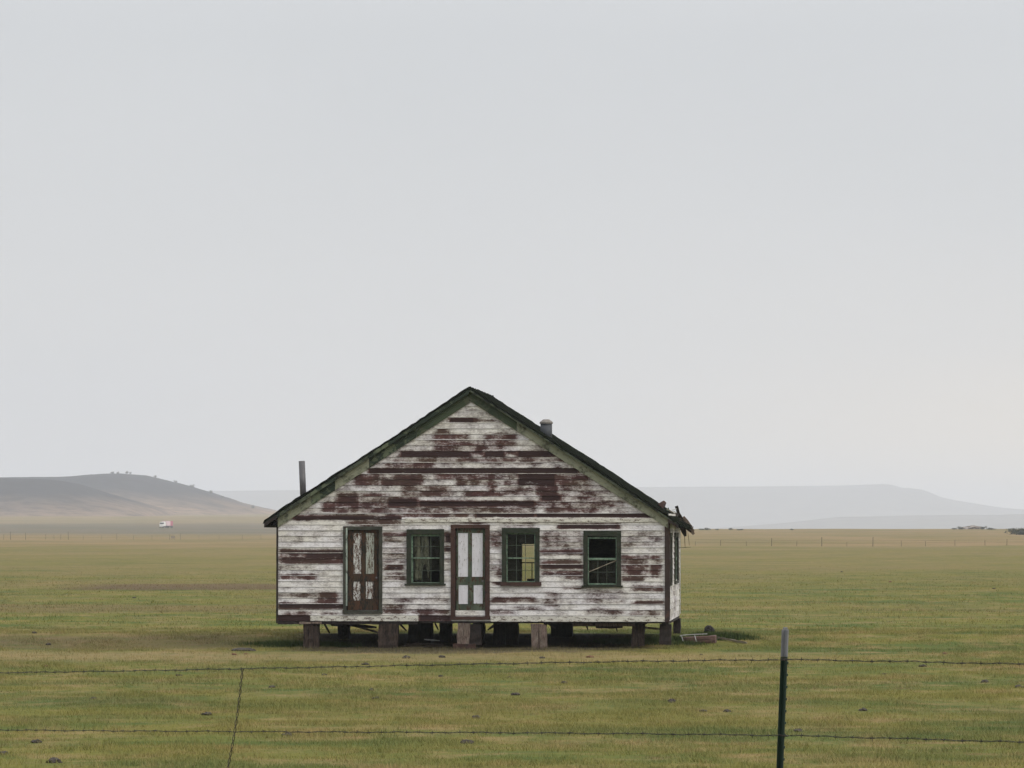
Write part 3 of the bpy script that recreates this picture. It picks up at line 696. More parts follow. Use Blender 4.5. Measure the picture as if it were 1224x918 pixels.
door(539,585.5,627,738,5.5,'casing_red',545.5,579.5,631,733,'door_green',[(547.5,559.5,637,689.5,'panel_white'),(564,577,637,689.5,'panel_white'),(548,559.5,699,722,'panel_white'),(566,577,699,721.5,'panel_white')],
     'pale green door with four clean white panels')
# right side wall windows (casing strips, dark)
for (a,b_) in SW:
    mb=MB(); zt,zb=Z(637),Z(700)
    x0=UR+.012; x1=UR+.055
    mb.rough_box((x0,a,zb),(x1,a+.1,zt),.004,.15); mb.rough_box((x0,b_-.1,zb),(x1,b_,zt),.004,.15); mb.rough_box((x0,a+.1,zt-.1),(x1,b_-.1,zt),.004,.15); mb.rough_box((x0,a+.1,zb),(x1,b_-.1,zb+.07),.004,.15)
    w=mb.build('window',M['casing_dark'],house)
    mb=MB(); y0=a+.1; y1=b_-.1; xx=UR-.03
    for t in (0,1):
        zz0=zb+.07+t*(zt-zb-.17)/2; zz1=zz0+(zt-zb-.17)/2
        mb.box((xx,y0,zz0),(xx+.03,y0+.05,zz1)); mb.box((xx,y1-.05,zz0),(xx+.03,y1,zz1)); mb.box((xx,y0+.05,zz1-.04),(xx+.03,y1-.05,zz1)); mb.box((xx,y0+.05,zz0),(xx+.03,y1-.05,zz0+.04))
    mb.build('sash',M['sash'],w)
    MB().box((UR-.018,y0+.05,zb+.1),(UR-.014,y1-.05,zt-.14)).build('pane',M['glass'],w)
# back door frame
mb=MB(); a,b_=opB[0][0],opB[0][1]; mb.box((a-.08,DEP-.09,.68),(a,DEP+.04,ODZ+.08)); mb.box((b_,DEP-.09,.68),(b_+.08,DEP+.04,ODZ+.08)); mb.box((a,DEP-.09,ODZ),(b_,DEP+.04,ODZ+.08)); mb.box((a,DEP+.0,2.02),(b_,DEP+.02,2.05)); mb.box((a+.27,DEP,.72),(a+.295,DEP+.018,2.02)); mb.box((a+.15,DEP,1.3),(a+.45,DEP+.02,1.62)); mb.build('door_frame',M['wood_dark'],house)
mb=MB(); a,b_,t_,s=opB[1]; frame(mb,a-.06,b_+.06,s-.06,t_+.06,.08,DEP-.09,DEP+.04); w=mb.build('window',M['casing'],house); MB().box((a,DEP-.02,s),(b_,DEP-.015,t_)).build('pane',M['glass'],w)
# piers (short timbers under the sills)
def pier(px0,px1,py1,v,mat,depth=.3,lean=0,name='pier',pytop=746,cap=None,boards=1,label=None):
    (a,_,zb)=EP(px0,py1,v); (b_,_,_)=EP(px1,py1,v); zb=-.12 if zb<.12 else zb-.1
    zt=ZB-.075 if v<.3 else ZB-.012; mb=MB(); W_=b_-a; lean=lean+random.uniform(-.05,.05)
    for k in range(boards):
        p=a+W_*k/boards+(.004 if k else 0); q=a+W_*(k+1)/boards; 
        n=len(mb.v); mb.rough_box((p,v+random.uniform(-.02,.02),zb),(q,v+depth,zt-random.uniform(0,.012)),.013,.09)
        if lean:
            for i in range(n,len(mb.v)):
                x_,y_,z_=mb.v[i]; mb.v[i]=(x_+lean*(z_-zb),y_,z_)
    o=mb.build(name,M[mat],house)
    if cap:
        (c0,_,_),(c1,_,_)=EP(cap[0],746,v),EP(cap[1],746,v); mb=MB().rough_box((c0,v-.05,zt-.001),(c1,v+depth,zt+.05),.006,.1); mb.build('pier_cap',M['wood_grey'],o)
    if label: o['label']=label
    return o
pier(362,380,774,-.02,'wood_brown',boards=3,cap=(358,384),lean=.03)
pier(451,474,776,-.02,'wood_brown',boards=2)
pier(545.5,560,771,-.06,'wood_grey',boards=2,depth=.28)
pier(560.5,575,766,.02,'wood_dark',boards=1,depth=.3)
(a,_,_),(b_,_,_)=EP(542,775,-.15),EP(568,775,-.15)
MB().rough_box((a,-.16,-.1),(b_,.12,.12),.008,.1).build('pier_footing',M['casing_red'],house)
pier(635.5,653.5,773,-.03,'wood_grey',boards=2,depth=.25)
pier(754.5,769.5,767,.3,'wood_brown',boards=2)
pier(788,802,766,.1,'wood_dark',boards=1,depth=.4)
for (q0,q1,py,v,d_) in [(404,418,762,4.0,.3),(487,515,768,2.6,.5),(525,539,766,3.4,.4),(590,619,769,2.4,.5),(658,684,761,5.2,.5),(565,578,766,2.2,.4)]:
    pier(q0,q1,py,v,'wood_dark',depth=d_,boards=2)
(a,_,_),(b_,_,_)=EP(805,757,7.2),EP(813.5,757,7.2)
MB().rough_box((a,7.2,-.1),(b_,7.6,ZB-.08),.01,.1).build('pier',M['wood_dark'],house)
# scraps wedged and hanging under the floor
for (a,b_,v,w_,mt) in [((596,744),(583,753),1.2,.06,'wood_dark'),((478,746),(486,754),.6,.05,'wood_brown'),((700,745),(703,753),.5,.04,'wood_dark'),((735,746),(738,755),.55,.035,'wood_dark'),((418,747),(450,750),.8,.07,'wood_dark'),
    ((424,748),(452,756),4.2,.05,'wood_grey'),((655,745),(664,751),.4,.05,'wood_brown'),((770,750),(790,752),1.4,.05,'wood_grey'),((388,746),(394,757),1.0,.05,'wood_dark'),((520,745),(524,753),1.1,.04,'wood_dark')]:
    stick('broken_board',EP(*a,v),EP(*b_,v+.1),w_,M[mt],house)
# a torn curtain hangs inside the first window
mb=MB(); nx,nz=26,14
for j in range(nz+1):
    for i in range(nx+1):
        t=i/nx; zf=j/nz; x=X(494.5)+(X(513)-X(494.5))*t*(.9+.1*zf); z=Z(640)-(Z(640)-Z(693))*zf*(1-.35*abs(math.sin(t*7))*(t>.45))
        mb.v.append((x,.15+.03*math.sin(t*13+zf*3),z))
for j in range(nz):
    for i in range(nx):
        if 11<=i<=12 and j<5: continue
        a=j*(nx+1)+i; mb.f.append((a,a+1,a+nx+2,a+nx+1))
cur=mb.build('curtain',M['cloth'],None,True); cur.matrix_world=Matrix.LocRotScale(house.location,house.rotation_euler,None)
m_=cur.modifiers.new('thick','SOLIDIFY'); m_.thickness=.004
tag(cur,'torn dirty brown curtain hanging inside the window left of the green door','curtain')
# ------------------------------------------------------------------ things around the house
def place_local(o,p): o.location=p; return o
def on_ground(px,py,guess=None):
    """world point where the ray through the pixel meets the terrain"""
    lo,hi=35.,1490.
    for _ in range(60):
        m=(lo+hi)/2; P=at(px,py,m)
        if P.z>gz(P.x,P.y): lo=m
        else: hi=m
    P=at(px,py,lo); return Vector((P.x,P.y,gz(P.x,P.y)))
def blob(name,size,mat,seed,amp=.25,sub=3):
    import bmesh
    bm=bmesh.new(); bmesh.ops.create_icosphere(bm,subdivisions=sub,radius=1)
    for v in bm.verts:
        c=v.co.copy(); n=float(fbm(c.x*1.4+seed*5.1+c.z,c.y*1.4+seed*2.3-c.z,seed,3))-.5
        n2=float(fbm(c.x*4+seed,c.y*4+c.z*4,seed+5,3))-.5
        c*=1+n*2*amp+n2*amp*1.8; v.co=Vector((c.x*size[0],c.y*size[1],c.z*size[2]))
    me=bpy.data.meshes.new(name); bm.to_mesh(me); bm.free(); me.materials.append(mat)
    o=bpy.data.objects.new(name,me); COL.objects.link(o); return o
P=on_ground(848,757); o=blob('boulder',(.14,.14,.15),M['rock_dark'],3,.22); o.location=(P.x,P.y,P.z+.05); tag(o,'dark rounded stone poking out of the weeds right of the house','stone')
P=on_ground(837,768.5); mb=MB().rough_box((-.40,-.12,0),(.40,.12,.19),.012,.1); o=mb.build('fallen_beam',M['log'],None,bevel=.02); o.location=(P.x,P.y,P.z-.02); o.rotation_euler=(0,R(-3),R(-8)); tag(o,'thick brown timber lying on the ground right of the house','timber')
P=on_ground(826,769); mb=MB()
mb.tube([(-.26,-.02,.20),(-.1,-.02,.215),(.14,-.02,.23),(.42,-.02,.24)],.012,6); mb.tube([(-.23,-.02,.20),(-.20,-.03,.10),(-.17,-.04,.02)],.013,6); mb.tube([(.10,-.02,.22),(.13,-.04,.1),(.15,-.05,.04)],.012,6); mb.tube([(-.26,-.02,.19),(-.24,.3,.19)],.012,6)
o=mb.build('bent_rail',M['white_bits']); o.location=(P.x-.02,P.y-.17,P.z); tag(o,'thin bent white rail lying against the fallen brown timber','rail')
a=on_ground(857,765); b_=on_ground(893,770)
o=stick('pole',(0,0,.06),(b_.x-a.x,b_.y-a.y,.03+b_.z-a.z),.05,M['wood_pale'],None,.8); o.location=a; tag(o,'long pale pole lying in the grass right of the fallen timber','pole')
a=Vector(house.matrix_basis@Vector(EP(507,762,.9))); o=stick('loose_stick',(0,0,0),(.38,.1,-.035),.028,M['white_bits'],None); o.location=(a.x,a.y,.20); tag(o,'pale broken stick lying in the shade under the house','stick')
# heap of rubble under the front
o=blob('rubble_heap',(.55,.3,.09),M['wood_grey'],9,.5,4); P=on_ground(505,773); o.location=(P.x,P.y+.1,P.z+.0); tag(o,'low grey heap of splintered rubble under the house front','rubble')
o=blob('soil_mound',(.32,.4,.085),M['dung'],12,.25,3); P=on_ground(292,778); o.location=(P.x,P.y,P.z); tag(o,'low brown soil mound left of the house by the dry strip','mound')
# ------------------------------------------------------------------ clods and dry dung
CL=[(55,797,.10,1,'reddish clod far left just above the upper fence wire'),(214,808,.13,0,'dark dung clump just under the upper wire, left of the wire stay'),
(112,836,.11,0,'dark clod alone midway between the fence wires at far left'),(43,888,.12,0,'dark dung clump under the lower wire, near the left edge'),
(65,912,.15,0,'wide dark dung patch at the bottom edge, far left'),(4,902,.15,0,'dark clod at the left edge near the bottom'),
(58,771,.15,0,'dark clod in the bare brown strip at far left'),(41,757,.14,0,'dark lump in green grass above the brown strip, far left'),
(280,783,.11,1,'left of two red brown clods on the dry strip left of the house'),(294,782,.09,1,'right of two small brown clods on the dry strip left of the house'),
(325,822,.11,0,'dark clod right of the wire stay top'),(247,855,.16,0,'flat brown dung patch just left of the wire stay'),
(437,795,.17,0,'dark dung clump touching the upper wire below the left door'),(444,826,.13,0,'upper of two dark clods midway below the left door'),
(450,836,.13,0,'lower of two dark clods midway below the left door'),(387,807,.10,0,'small clod below the leftmost pier'),
(528,786,.17,0,'flat brown clod in the dry strip below the green door'),(648,787,.15,0,'dark clod in the dry strip below the pale front pier'),
(569,859,.15,0,'dark clod midway between the wires below the green door'),(558,889,.15,0,'dark clump under the lower wire below the green door'),
(609,810,.09,0,'tiny dark clod under the upper wire below the middle window'),(616,831,.17,0,'pale brown flat clod below the middle window'),
(343,880,.13,0,'blurred dark clump on the lower wire right of the wire stay'),(527,809,.10,0,'small brown clod under the upper wire below the green door'),
(486,787,.16,0,'brown flat clod in the dry strip below the curtained window'),(803,840,.20,0,'broad dark dung patch below the right corner of the house'),
(869,851,.12,0,'dark clod nearest the left of the green fence post'),(841,851,.13,0,'faint flat clod left of a darker one near the green fence post'),
(838,783,.09,0,'small dark clod in the dry strip below the fallen timber'),(863,794,.09,0,'tiny clod just under the upper wire left of the fence post'),
(705,786,.19,1,'reddish flat clod in the dry strip below the right window'),(674,817,.12,0,'small dark clod below the gap between the right windows'),
(1006,684,.28,0,'dark lump far out in the field above the fence post'),(1188,704,.28,0,'dark lump far out in the field near the right edge'),
(1064,696,.22,1,'reddish lump far out in the field, right of the fence post'),(1129,782,.12,1,'red brown clod just above the upper wire at right'),
(1103,797,.17,0,'dark dung patch just under the upper wire at right'),(1219,822,.20,0,'dark clump at the right edge between the wires'),
(1032,850,.14,0,'crisp dark clod midway between the wires right of the post'),(953,875,.14,0,'dark clod on the lower wire right beside the green post'),
(1057,806,.10,0,'tiny clod right of the post under the upper wire'),(1177,816,.15,0,'dark tuft like clod between the wires near the right edge'),
(160,715,.3,0,'brown lump on the bare strip far behind, left of the house')]
for i,(px,py,r,red,lb) in enumerate(CL):
    P=on_ground(px,py); r=min(r,.16)*.48; o=blob('reddish_clod' if red else 'dung_clod',(r*random.uniform(.9,1.2),r*random.uniform(.8,1.2),r*random.uniform(.45,.7)),M['dung_red' if red else 'dung'],i+40,.42,3)
    o.location=(P.x,P.y,P.z+r*.12); o.rotation_euler=(0,0,random.uniform(0,6)); tag(o,lb,'clod','clods of dung and earth strewn over the pasture')
# ------------------------------------------------------------------ near barbed wire fence
fence=empty('barbed_wire_fence',(1.26,18.8,gz(1.26,18.8))); tag(fence,'rusty barbed wire fence on a leaning green steel post in the foreground','fence')
fo=fence.location.copy()
def L(p): return tuple(Vector(p)-fo)
DIR=Vector((-4.45,6.7)).normalized()
def fxy(t): return (1.26+DIR.x*t, 18.8+DIR.y*t)
def post(t,lean,ztop,name='post'):
    x,y=fxy(t); zb=gz(x,y)-.3  # T section: flange, stem, studs
    h=ztop-zb; mb=MB(); sh=Matrix(((1,0,lean),(0,1,.0),(0,0,1)))
    z1=h-.135
    def bx(a,b,m): 
        n=len(m.v); m.box(a,b)
        for i in range(n,len(m.v)):
            v=m.v[i]; m.v[i]=(v[0]+lean*v[2],v[1],v[2])
    bx((-.0175,-.002,0),(.0175,.002,z1),mb); bx((-.003,-.028,0),(.003,-.0021,z1),mb); 
    k=.3
    while k<z1-.03: bx((-.006,-.034,k),(.006,-.0281,k+.012),mb); k+=.055
    a=mb.build(name,M['post_green'],fence,bevel=.0008); a.location=L((x-lean*h,y,zb)); a.rotation_euler=(0,0,R(24))
    mt=MB(); bx((-.0178,-.0025,z1+.0005),(.0178,.0025,h-.01),mt); bx((-.0035,-.0285,z1+.0005),(.0035,-.0026,h-.012),mt); bx((-.011,-.0024,h-.0095),(.011,.0024,h),mt)
    mt.build('post_tip',M['post_white'],a,bevel=.001)
    return x,y
TP=at(940.5,750,18.8)
post(0,.047,TP.z)
post(10.6,-.02,gz(*fxy(10.6))+1.35); post(-3.4,.02,gz(*fxy(-3.4))+1.35)
TW=[(-3.4,.56),(-1.655,.573),(0,.590),(3.9,.738),(8.04,.885),(10.6,.95)]
LW=[(-3.4,.89),(-1.655,.897),(0,.940),(3.9,1.088),(8.04,1.237),(10.6,1.32)]
def wire(pts,extra=0,name='barbed_wire'):
    T=np.array([p[0] for p in pts]); H=np.array([p[1] for p in pts])+extra
    mb=MB(); n=900; ts=np.linspace(T[0],T[-1],n+1)
    co_=np.polyfit(T,H,3); hh=np.interp(ts,T,H)*.5+np.polyval(co_,ts)*.5+.0015*np.sin(ts*9)+.0012*np.sin(ts*31+1)
    off=0.0
    P=[Vector(L((*fxy(t),CAMZ-h))) for t,h in zip(ts,hh)]
    P=[p+Vector((0,-.03,0)) for p in P]
    for s in (0,math.pi):
        mb.tube([p+Vector((0,.0024*math.cos(i*.62+s),.0024*math.sin(i*.62+s))) for i,p in enumerate(P)],.0013,4)
    t=T[0]+.05
    while t<T[-1]:
        i=int((t-T[0])/(T[-1]-T[0])*n); p=P[i]; a=random.uniform(0,6)
        for q in (0,1.6):
            d=Vector((random.uniform(-.3,.3),math.cos(a+q),math.sin(a+q)))*.014; mb.tube([p-d,p,p+d],[.0006,.0015,.0006],4)
        d3=Vector((.008,.012,0)); mb.tube([p-d3*.9,p+d3*.9],.0028,5)
        t+=.125
    return mb.build(name,M['wire'],fence)
wire(TW); wire(LW); wire(LW,.35); wire(LW,.68)
# clips holding wires on the post
for h in (.59,.94):
    z=CAMZ-h; x=1.26-.047*(TP.z-z)
    mb=MB().tube([L((x-.022,18.8-.02,z)),L((x-.02,18.8-.045,z+.004)),L((x+.02,18.8-.045,z-.004)),L((x+.022,18.8-.02,z))],.002,5); mb.build('wire_clip',M['wire'],fence)
# twisted wire stay
a=at(290.5,799,22.2); b_=at(267,945,22.2); mb=MB(); n=220
for s in (0,math.pi):
    pts=[]
    for i in range(n+1):
        t=i/n; p=a.lerp(b_,t)+Vector((.012*math.sin(t*3.1),-.035,0)); an=t*50+s
        pts.append(Vector(L(p))+Vector((.0052*math.cos(an),.0052*math.sin(an),0)))
    mb.tube(pts,.0023,5)
mb.build('wire_stay',M['wire'],fence)
# ------------------------------------------------------------------ far fences
def far_fence(label,posts,d,h,name='distant_fence'):
    f=empty(name,(at(posts[0][0],640,d).x,d,0)); tag(f,label,'fence'); o0=f.location.copy(); tops=[]
    for px,k in posts:
        x=(px-612)/F*d; g=gz(x,d); hh=h*k
        mb=MB().tube([(x-o0.x,0,g-.2),(x-o0.x+random.uniform(-.05,.05),0,g+hh)],[.036*k,.03*k],6); mb.build('post',M['far_post'],f); tops.append((x-o0.x,g))
    for w_ in (.55,.95):
        MB().tube([(x,-.08,g+w_) for x,g in tops],.006,4).build('wire',M['wire'],f)
    return f
far_fence('distant line of small dark fence posts across the right field',[(831,.7),(861,.9),(892,.75),(922,1.25),(952,.8),(982,1.45),(1012,.7),(1043,1.5),(1077,.95),(1106,.85),(1141,.95),(1177,.9),(1203,1.0),(1240,1)],690,1.05)
far_fence('distant line of faint fence posts across the left field',[(-20,.8),(5,.9),(13,1.3),(31,1.1),(55,.9),(65,.8),(73,.9),(82,1.3),(100,.7),(122,.8),(140,1.0),(160,.7),(182,.7),(203,.9),(216,1.0),(238,.7),(262,.7),(290,.8),(312,.8)],1000,1.5)
x=(207-612)/F*980; g=gz(x,980); mb=MB(); mb.box((-.45,-.05,.35),(.45,.05,.85)); mb.box((-.4,.051,-.2),(-.3,.12,.9)); mb.box((.3,.051,-.2),(.4,.12,.9)); o=mb.build('marker_board',M['wood_pale']); o.location=(x,980,g+.1); tag(o,'small pale board by the distant left fence, below the truck','board')
# ------------------------------------------------------------------ shrubs, trees, rocks far out
def leafy(n,size,seed,mat,name,parent=None,leaf=.1,flat=.0):
    r=np.random.default_rng(seed); nb=7; cb=r.normal(0,.42,(nb,3))*np.array([1,1,.6])+np.array([0,0,.1]); 
    c=cb[r.integers(0,nb,n)]+r.normal(0,.25,(n,3)); c[:,2]=np.abs(c[:,2]+.45)
    c=c*np.array(size); a=r.uniform(-1,1,(n,3,3))*leaf
    V=(c[:,None,:]+a).reshape(-1,3); Fa=np.arange(n*3).reshape(-1,3)
    o=fast_mesh(name,V,Fa,mat)
    if parent: o.parent=parent
    return o
def shrub(px,py,w,h,label,d=None,mat='shrub',name='shrub',cat='shrub',group=None,leaf=None,n=420):
    if d is None: P=on_ground(px,py)
    else: P=Vector(((px-612)/F*d,d,0)); P.z=gz(P.x,d)
    e=empty(name,P); tag(e,label,cat,group)
    leafy(n,(w*.6,w*.6,h*.75),int(px*7+py),M[mat],'foliage',e,leaf or w*.09)
    MB().tube([(0,0,-.1),(w*.05,0,h*.5)],[w*.05,w*.02],6).build('stem',M['bark'],e)
    return e
G1='low dark shrubs along the far crest'
for px,w_,h_,lb in [(838,2.4,.8,'low dark shrub on the crest just right of the broken eave'),(845,2.6,1.1,'wider dark shrub on the crest near the broken eave, second from the house'),(857,1.6,.7,'small shrub on the crest, third from the house'),
    (873,1.9,1.25,'tallest small dark shrub on the crest right of the house'),(883,2.4,.7,'flat dark shrub right of the tallest crest shrub'),(947,1.7,.7,'lone dark shrub on the crest above the fence post'),
    (1147,3.0,1.5,'dark shrub at the left foot of the pale rock pile'),(1140,2.2,.8,'small flat shrub left of the pale rock pile'),(1174,2.6,1.6,'dark shrub at the right foot of the pale rock pile'),(1184,3.6,.9,'flat dark shrub trailing right of the pale rock pile'),(1208,2.6,.8,'flat brown shrub on the crest near the right edge')]:
    shrub(px,0,w_*.7,h_*.6,lb,d=1440+px%7*6,group=G1)
shrub(1223,0,6.5,1.8,'dark shrub thicket on the slope at the right edge',d=1080,n=1500,leaf=.35)
o=blob('rock_pile',(4.0,3,1.1),M['rock_pale'],5,.35,4); x=(1163-612)/F*1490; o.location=(x,1490,gz(x,1490)+.2); tag(o,'pale pinkish grey rock pile on the far crest at right','rocks')
def hilltree(px,d,hf,h,label):
    x=(px-612)/F*d; yy=d; z=float(hf(np.array([x]),np.array([float(d)]))[0])
    e=empty('hill_tree',(x,yy,z)); tag(e,label,'tree','scattered trees on the left hill')
    leafy(360,(h*.55,h*.5,h*.55),int(px),M['shrub'],'crown',e,h*.09); e.children[0].location=(0,0,h*.15)
    MB().tube([(0,0,-1),(0,0,h*.5)],[h*.05,h*.03],6).build('trunk',M['bark'],e)
for px,h_,lb in [(134,5,'tree on the hilltop, leftmost of the summit cluster'),(141,4,'small tree on the hilltop beside the leftmost summit tree'),(152,5,'tree on the hilltop, right of the summit gap'),(156,3.6,'small tree on the hilltop, rightmost at the summit'),
    (109,3,'tiny tree on the skyline left of the hill summit'),(186,4,'tree on the skyline where the hill starts to drop'),(210,4.2,'tree on the right shoulder of the hill'),(230,5.5,'tree standing out on the hill shoulder'),(252,5.5,'lone tree halfway down the right hill slope'),(266,3.6,'small tree below the lone tree on the hill slope'),(303,5,'lowest tree near the foot of the hill')]:
    hilltree(px,5000,hill1,h_*.95,lb)
# weeds by the house
wi=0
for px,py,w_,h_,lb in [(856,764,.55,.22,'green weeds just right of the dark stone'),(870,764,.6,.22,'green weed clump above the pale pole'),(886,764,.5,.13,'low green weeds at the right end of the clump row'),(840,762,.4,.16,'green weeds left of the dark stone'),
    (803,768,.6,.20,'green weeds at the right front corner of the house'),(780,769,.8,.2,'green weeds between the right front piers'),(735,768,.8,.14,'low weeds in the shade below the right window'),(350,773,.8,.18,'green weeds left of the leftmost pier'),(395,773,.8,.17,'green weeds right of the leftmost pier'),(320,771,.7,.13,'dark green weeds left of the house corner'),
    (820,771,.5,.12,'low green weeds in front of the fallen timber')]:
    P=on_ground(px,py); e=empty('weed_clump',P); tag(e,lb,'weeds','weed clumps beside the house')
    r=np.random.default_rng(int(px)); n=1100; bx=r.normal(0,w_*.42,(n,2))*np.array([1,.8]); hh=h_*r.uniform(.35,1.1,n); an=r.uniform(0,6.28,n); wd=r.uniform(.006,.013,n)
    dx=np.cos(an)*wd; dy=np.sin(an)*wd; ln=r.normal(0,.35,(n,2))*hh[:,None]
    V=np.stack([np.stack([bx[:,0]-dx,bx[:,1]-dy,-.03+0*hh],1),np.stack([bx[:,0]+dx,bx[:,1]+dy,-.03+0*hh],1),np.stack([bx[:,0]+ln[:,0],bx[:,1]+ln[:,1],hh],1)],1).reshape(-1,3)
    o=fast_mesh('leaves',V,np.arange(n*3).reshape(-1,3),M['weed']); o.parent=e
# ------------------------------------------------------------------ truck on the far road
d=2200; T0=at(201,630.3,d); truck=empty('semi_truck',(T0.x,d,gz(T0.x,d)+.05),R(-22)); tag(truck,'white truck with pinkish red rear trailer driving on the far plain','truck')
# local -y is forward
mb=MB().prism([(-1.25,.9),(1.25,.9),(1.25,3.0),(1.1,3.2),(-1.1,3.2),(-1.25,3.0)],-7.4,-5.2); mb.box((-1.0,-8.3,.6),(1.0,-7.41,1.9)); mb.build('cab',M['truck_white'],truck,bevel=.06)
MB().box((-1.1,-7.44,1.95),(1.1,-7.405,2.7)).build('windscreen',M['rubber'],truck)
MB().box((-1.28,-4.6,1.1),(1.28,.2,3.6)).build('trailer',M['truck_pink'],truck)
MB().box((-1.281,.201,1.1),(1.281,3.2,3.6)).build('trailer_rear',M['truck_red'],truck)
MB().box((-.5,-5.19,.8),(.5,3.1,1.09)).build('chassis',M['rubber'],truck)
for s in (-1,1):
    for y_ in (-7.3,-4.6,-3.4,1.4,2.5): MB().tube([(s*.85,y_,.5),(s*1.22,y_,.5)],.5,14).build('wheel',M['rubber'],truck)
    MB().box((s*.85-.15,-8.34,.95),(s*.85+.15,-8.301,1.2)).build('headlight',M['truck_white'],truck)
# ------------------------------------------------------------------ grass
def blades(n,d0,d1,hmin,hmax,wd,seed):
    r=np.random.default_rng(seed)
    y=np.sqrt(r.uniform(d0*d0,d1*d1,n)); x=r.uniform(-1,1,n)*(y*.135+3)
    den=fbm(x/1.3,y/2.2,61,4); keep=r.uniform(0,1,n)<np.clip((den-.28)*3.2,.12,1)
    # sparse on the dry strip and under the house
    yy=y; strip=((yy>91)&(yy<97)&(x<9)); keep&=~(strip&(r.uniform(0,1,n)<.6))
    lx=(x+.97)*math.cos(TH)-(y-100)*math.sin(TH); ly=(x+.97)*math.sin(TH)+(y-100)*math.cos(TH)
    under=(np.abs(lx)<4.6)&(ly>.5)&(ly<7.6); keep&=~(under&(r.uniform(0,1,n)<.85))
    keep&=r.uniform(0,1,n)<(1-sstep(115,290,y)*.97)
    x=x[keep]; y=y[keep]; n=len(x); z=terrain(x,y)
    tuft=fbm(x/.45,y/.45,66,2); h=r.uniform(hmin,hmax,n)*(.45+1.25*np.clip((tuft-.3)*2,0,1)); a=r.uniform(0,np.pi,n); w=wd*r.uniform(.6,1.3,n)
    dx=np.cos(a)*w; dy=np.sin(a)*w; l=r.normal(0,.55,(n,2))*h[:,None]
    V=np.stack([np.stack([x-dx,y-dy,z-.01],1),np.stack([x+dx,y+dy,z-.01],1),np.stack([x+l[:,0],y+l[:,1],z+h],1)],1).reshape(-1,3)
    q=np.clip(r.uniform(0,1,n)*.6+.4*fbm(x/.8,y/.8,71,2),0,1); return V,np.repeat(q,3)
def tall(n,d0,d1,seed):
    r=np.random.default_rng(seed); y=np.sqrt(r.uniform(d0*d0,d1*d1,n)); x=r.uniform(-1,1,n)*(y*.135+3)
    keep=fbm(x/1.1,y/1.6,91,3)>.52; x=x[keep]; y=y[keep]; n=len(x); z=terrain(x,y); h=r.uniform(.06,.15,n); a=r.uniform(0,np.pi,n); w=.004
    dx=np.cos(a)*w; dy=np.sin(a)*w; l=r.normal(0,.3,(n,2))*h[:,None]
    V=np.stack([np.stack([x-dx,y-dy,z-.01],1),np.stack([x+dx,y+dy,z-.01],1),np.stack([x+l[:,0],y+l[:,1],z+h],1)],1).reshape(-1,3)
    return V,np.repeat(r.uniform(.5,1,n),3)
parts=[tall(9000,40,112,5),blades(620000,38,72,.02,.055,.0042,1),blades(560000,72,112,.025,.065,.0055,2),blades(520000,112,300,.03,.075,.011,3)]
V=np.concatenate([p[0] for p in parts]); Q=np.concatenate([p[1] for p in parts])
g=fast_mesh('grass',V,np.arange(len(V)).reshape(-1,3),M['grass'],{'rnd':Q}); tag(g,'short olive and green pasture grass','grass',kind='stuff')
# ------------------------------------------------------------------ haze
HB=MB().box((-11950,-1450,-45),(11950,25950,225))
hm=bpy.data.materials.new('haze_air'); hm.use_nodes=True; nt=hm.node_tree; nt.nodes.clear()
out=nt.nodes.new('ShaderNodeOutputMaterial'); pv=nt.nodes.new('ShaderNodeVolumePrincipled'); pv.inputs['Color'].default_value=(.885,.925,1.0,1); pv.inputs['Density'].default_value=1.2e-4; pv.inputs['Anisotropy'].default_value=0.2
nt.links.new(pv.outputs[0],out.inputs['Volume'])
hz=HB.build('haze',hm); tag(hz,kind='stuff',label='pale even haze in the air over the plain')
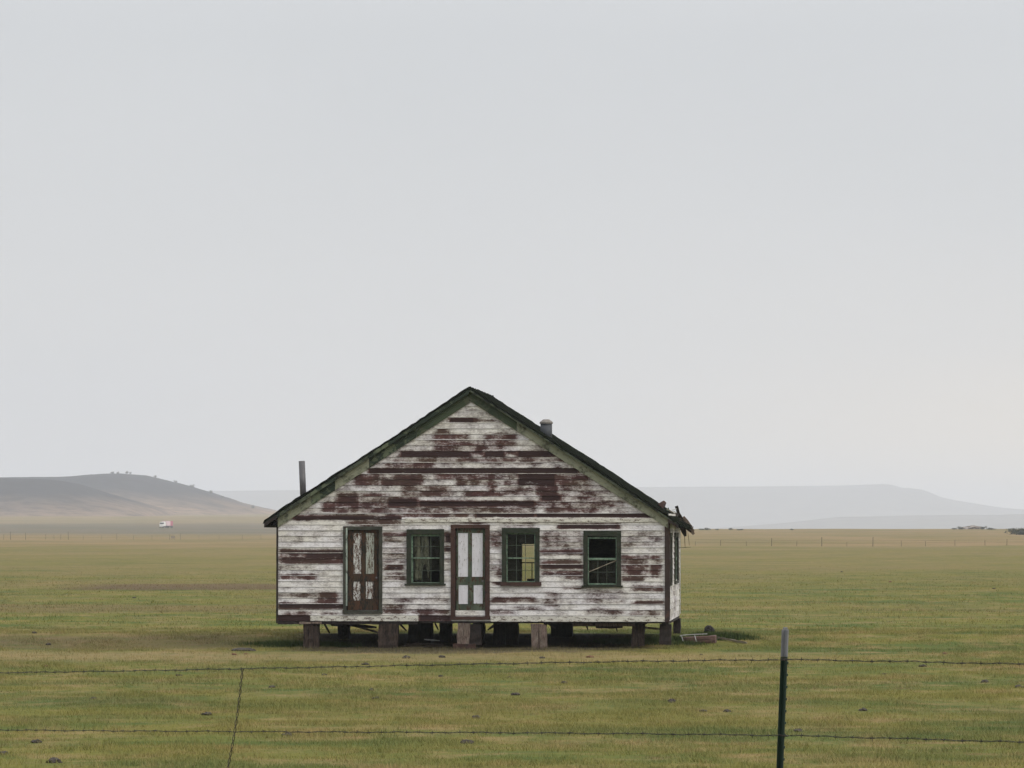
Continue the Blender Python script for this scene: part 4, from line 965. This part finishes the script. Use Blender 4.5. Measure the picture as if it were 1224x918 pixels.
# ------------------------------------------------------------------ light
SUN_EL,SUN_AZ=R(38),R(118)    # azimuth clockwise from +Y (camera looks along +Y)
world=bpy.data.worlds.new('World'); sc.world=world; world.use_nodes=True; nt=world.node_tree; nt.nodes.clear()
out=nt.nodes.new('ShaderNodeOutputWorld'); sky=nt.nodes.new('ShaderNodeTexSky'); sky.sky_type='NISHITA'; sky.sun_disc=False; sky.sun_elevation=SUN_EL; sky.sun_rotation=SUN_AZ; sky.air_density=1; sky.dust_density=4
b1=nt.nodes.new('ShaderNodeBackground'); nt.links.new(sky.outputs[0],b1.inputs[0]); b1.inputs[1].default_value=.05
tc=nt.nodes.new('ShaderNodeTexCoord'); sx=nt.nodes.new('ShaderNodeSeparateXYZ'); nt.links.new(tc.outputs['Generated'],sx.inputs[0])
el=ramp(nt,sx.outputs[2],[(0,(.700,.690,.675)),(.035,(.685,.688,.695)),(.12,(.640,.655,.675)),(.45,(1.15,1.17,1.2)),(1,(1.6,1.62,1.65))])
warm=ramp(nt,math_(nt,'ADD',math_(nt,'MULTIPLY',sx.outputs[0],3.2),.5),[(.55,0.0),(.96,1.0)])
lowm=ramp(nt,sx.outputs[2],[(0,1.0),(.014,.75),(.045,.12),(.075,.0)])
colr=mix(nt,math_(nt,'MULTIPLY',warm,lowm),el,(.98,.84,.66))
mp=nt.nodes.new('ShaderNodeMapping'); mp.inputs['Scale'].default_value=(3,3,9); nt.links.new(tc.outputs['Generated'],mp.inputs['Vector'])
nz=noise(nt,mp.outputs[0],1.6,4,.5); colr=mix(nt,1.0,colr,ramp(nt,nz,[(.3,(.955,.96,.965)),(.7,(1,1,1))]),'MULTIPLY')
b2=nt.nodes.new('ShaderNodeBackground'); nt.links.new(colr,b2.inputs[0]); b2.inputs[1].default_value=1.0
mx=nt.nodes.new('ShaderNodeMixShader'); mx.inputs[0].default_value=.9; nt.links.new(b1.outputs[0],mx.inputs[1]); nt.links.new(b2.outputs[0],mx.inputs[2]); nt.links.new(mx.outputs[0],out.inputs[0])
sun=bpy.data.lights.new('sun','SUN'); sun.energy=1.3; sun.angle=R(22); sun.color=(1,.95,.87); so=bpy.data.objects.new('sun',sun); COL.objects.link(so)
sd=Vector((math.sin(SUN_AZ)*math.cos(SUN_EL),math.cos(SUN_AZ)*math.cos(SUN_EL),math.sin(SUN_EL))); so.rotation_euler=sd.to_track_quat('Z','Y').to_euler(); so.location=(30,-30,40)
# ------------------------------------------------------------------ render settings
sc.render.engine='CYCLES'; sc.render.resolution_x=1024; sc.render.resolution_y=768
sc.cycles.volume_bounces=2; sc.cycles.max_bounces=8; sc.cycles.transparent_max_bounces=16
vs=sc.view_settings; vs.view_transform='Standard'; vs.look='None'; vs.gamma=1; vs.exposure=.15; vs.use_curve_mapping=False
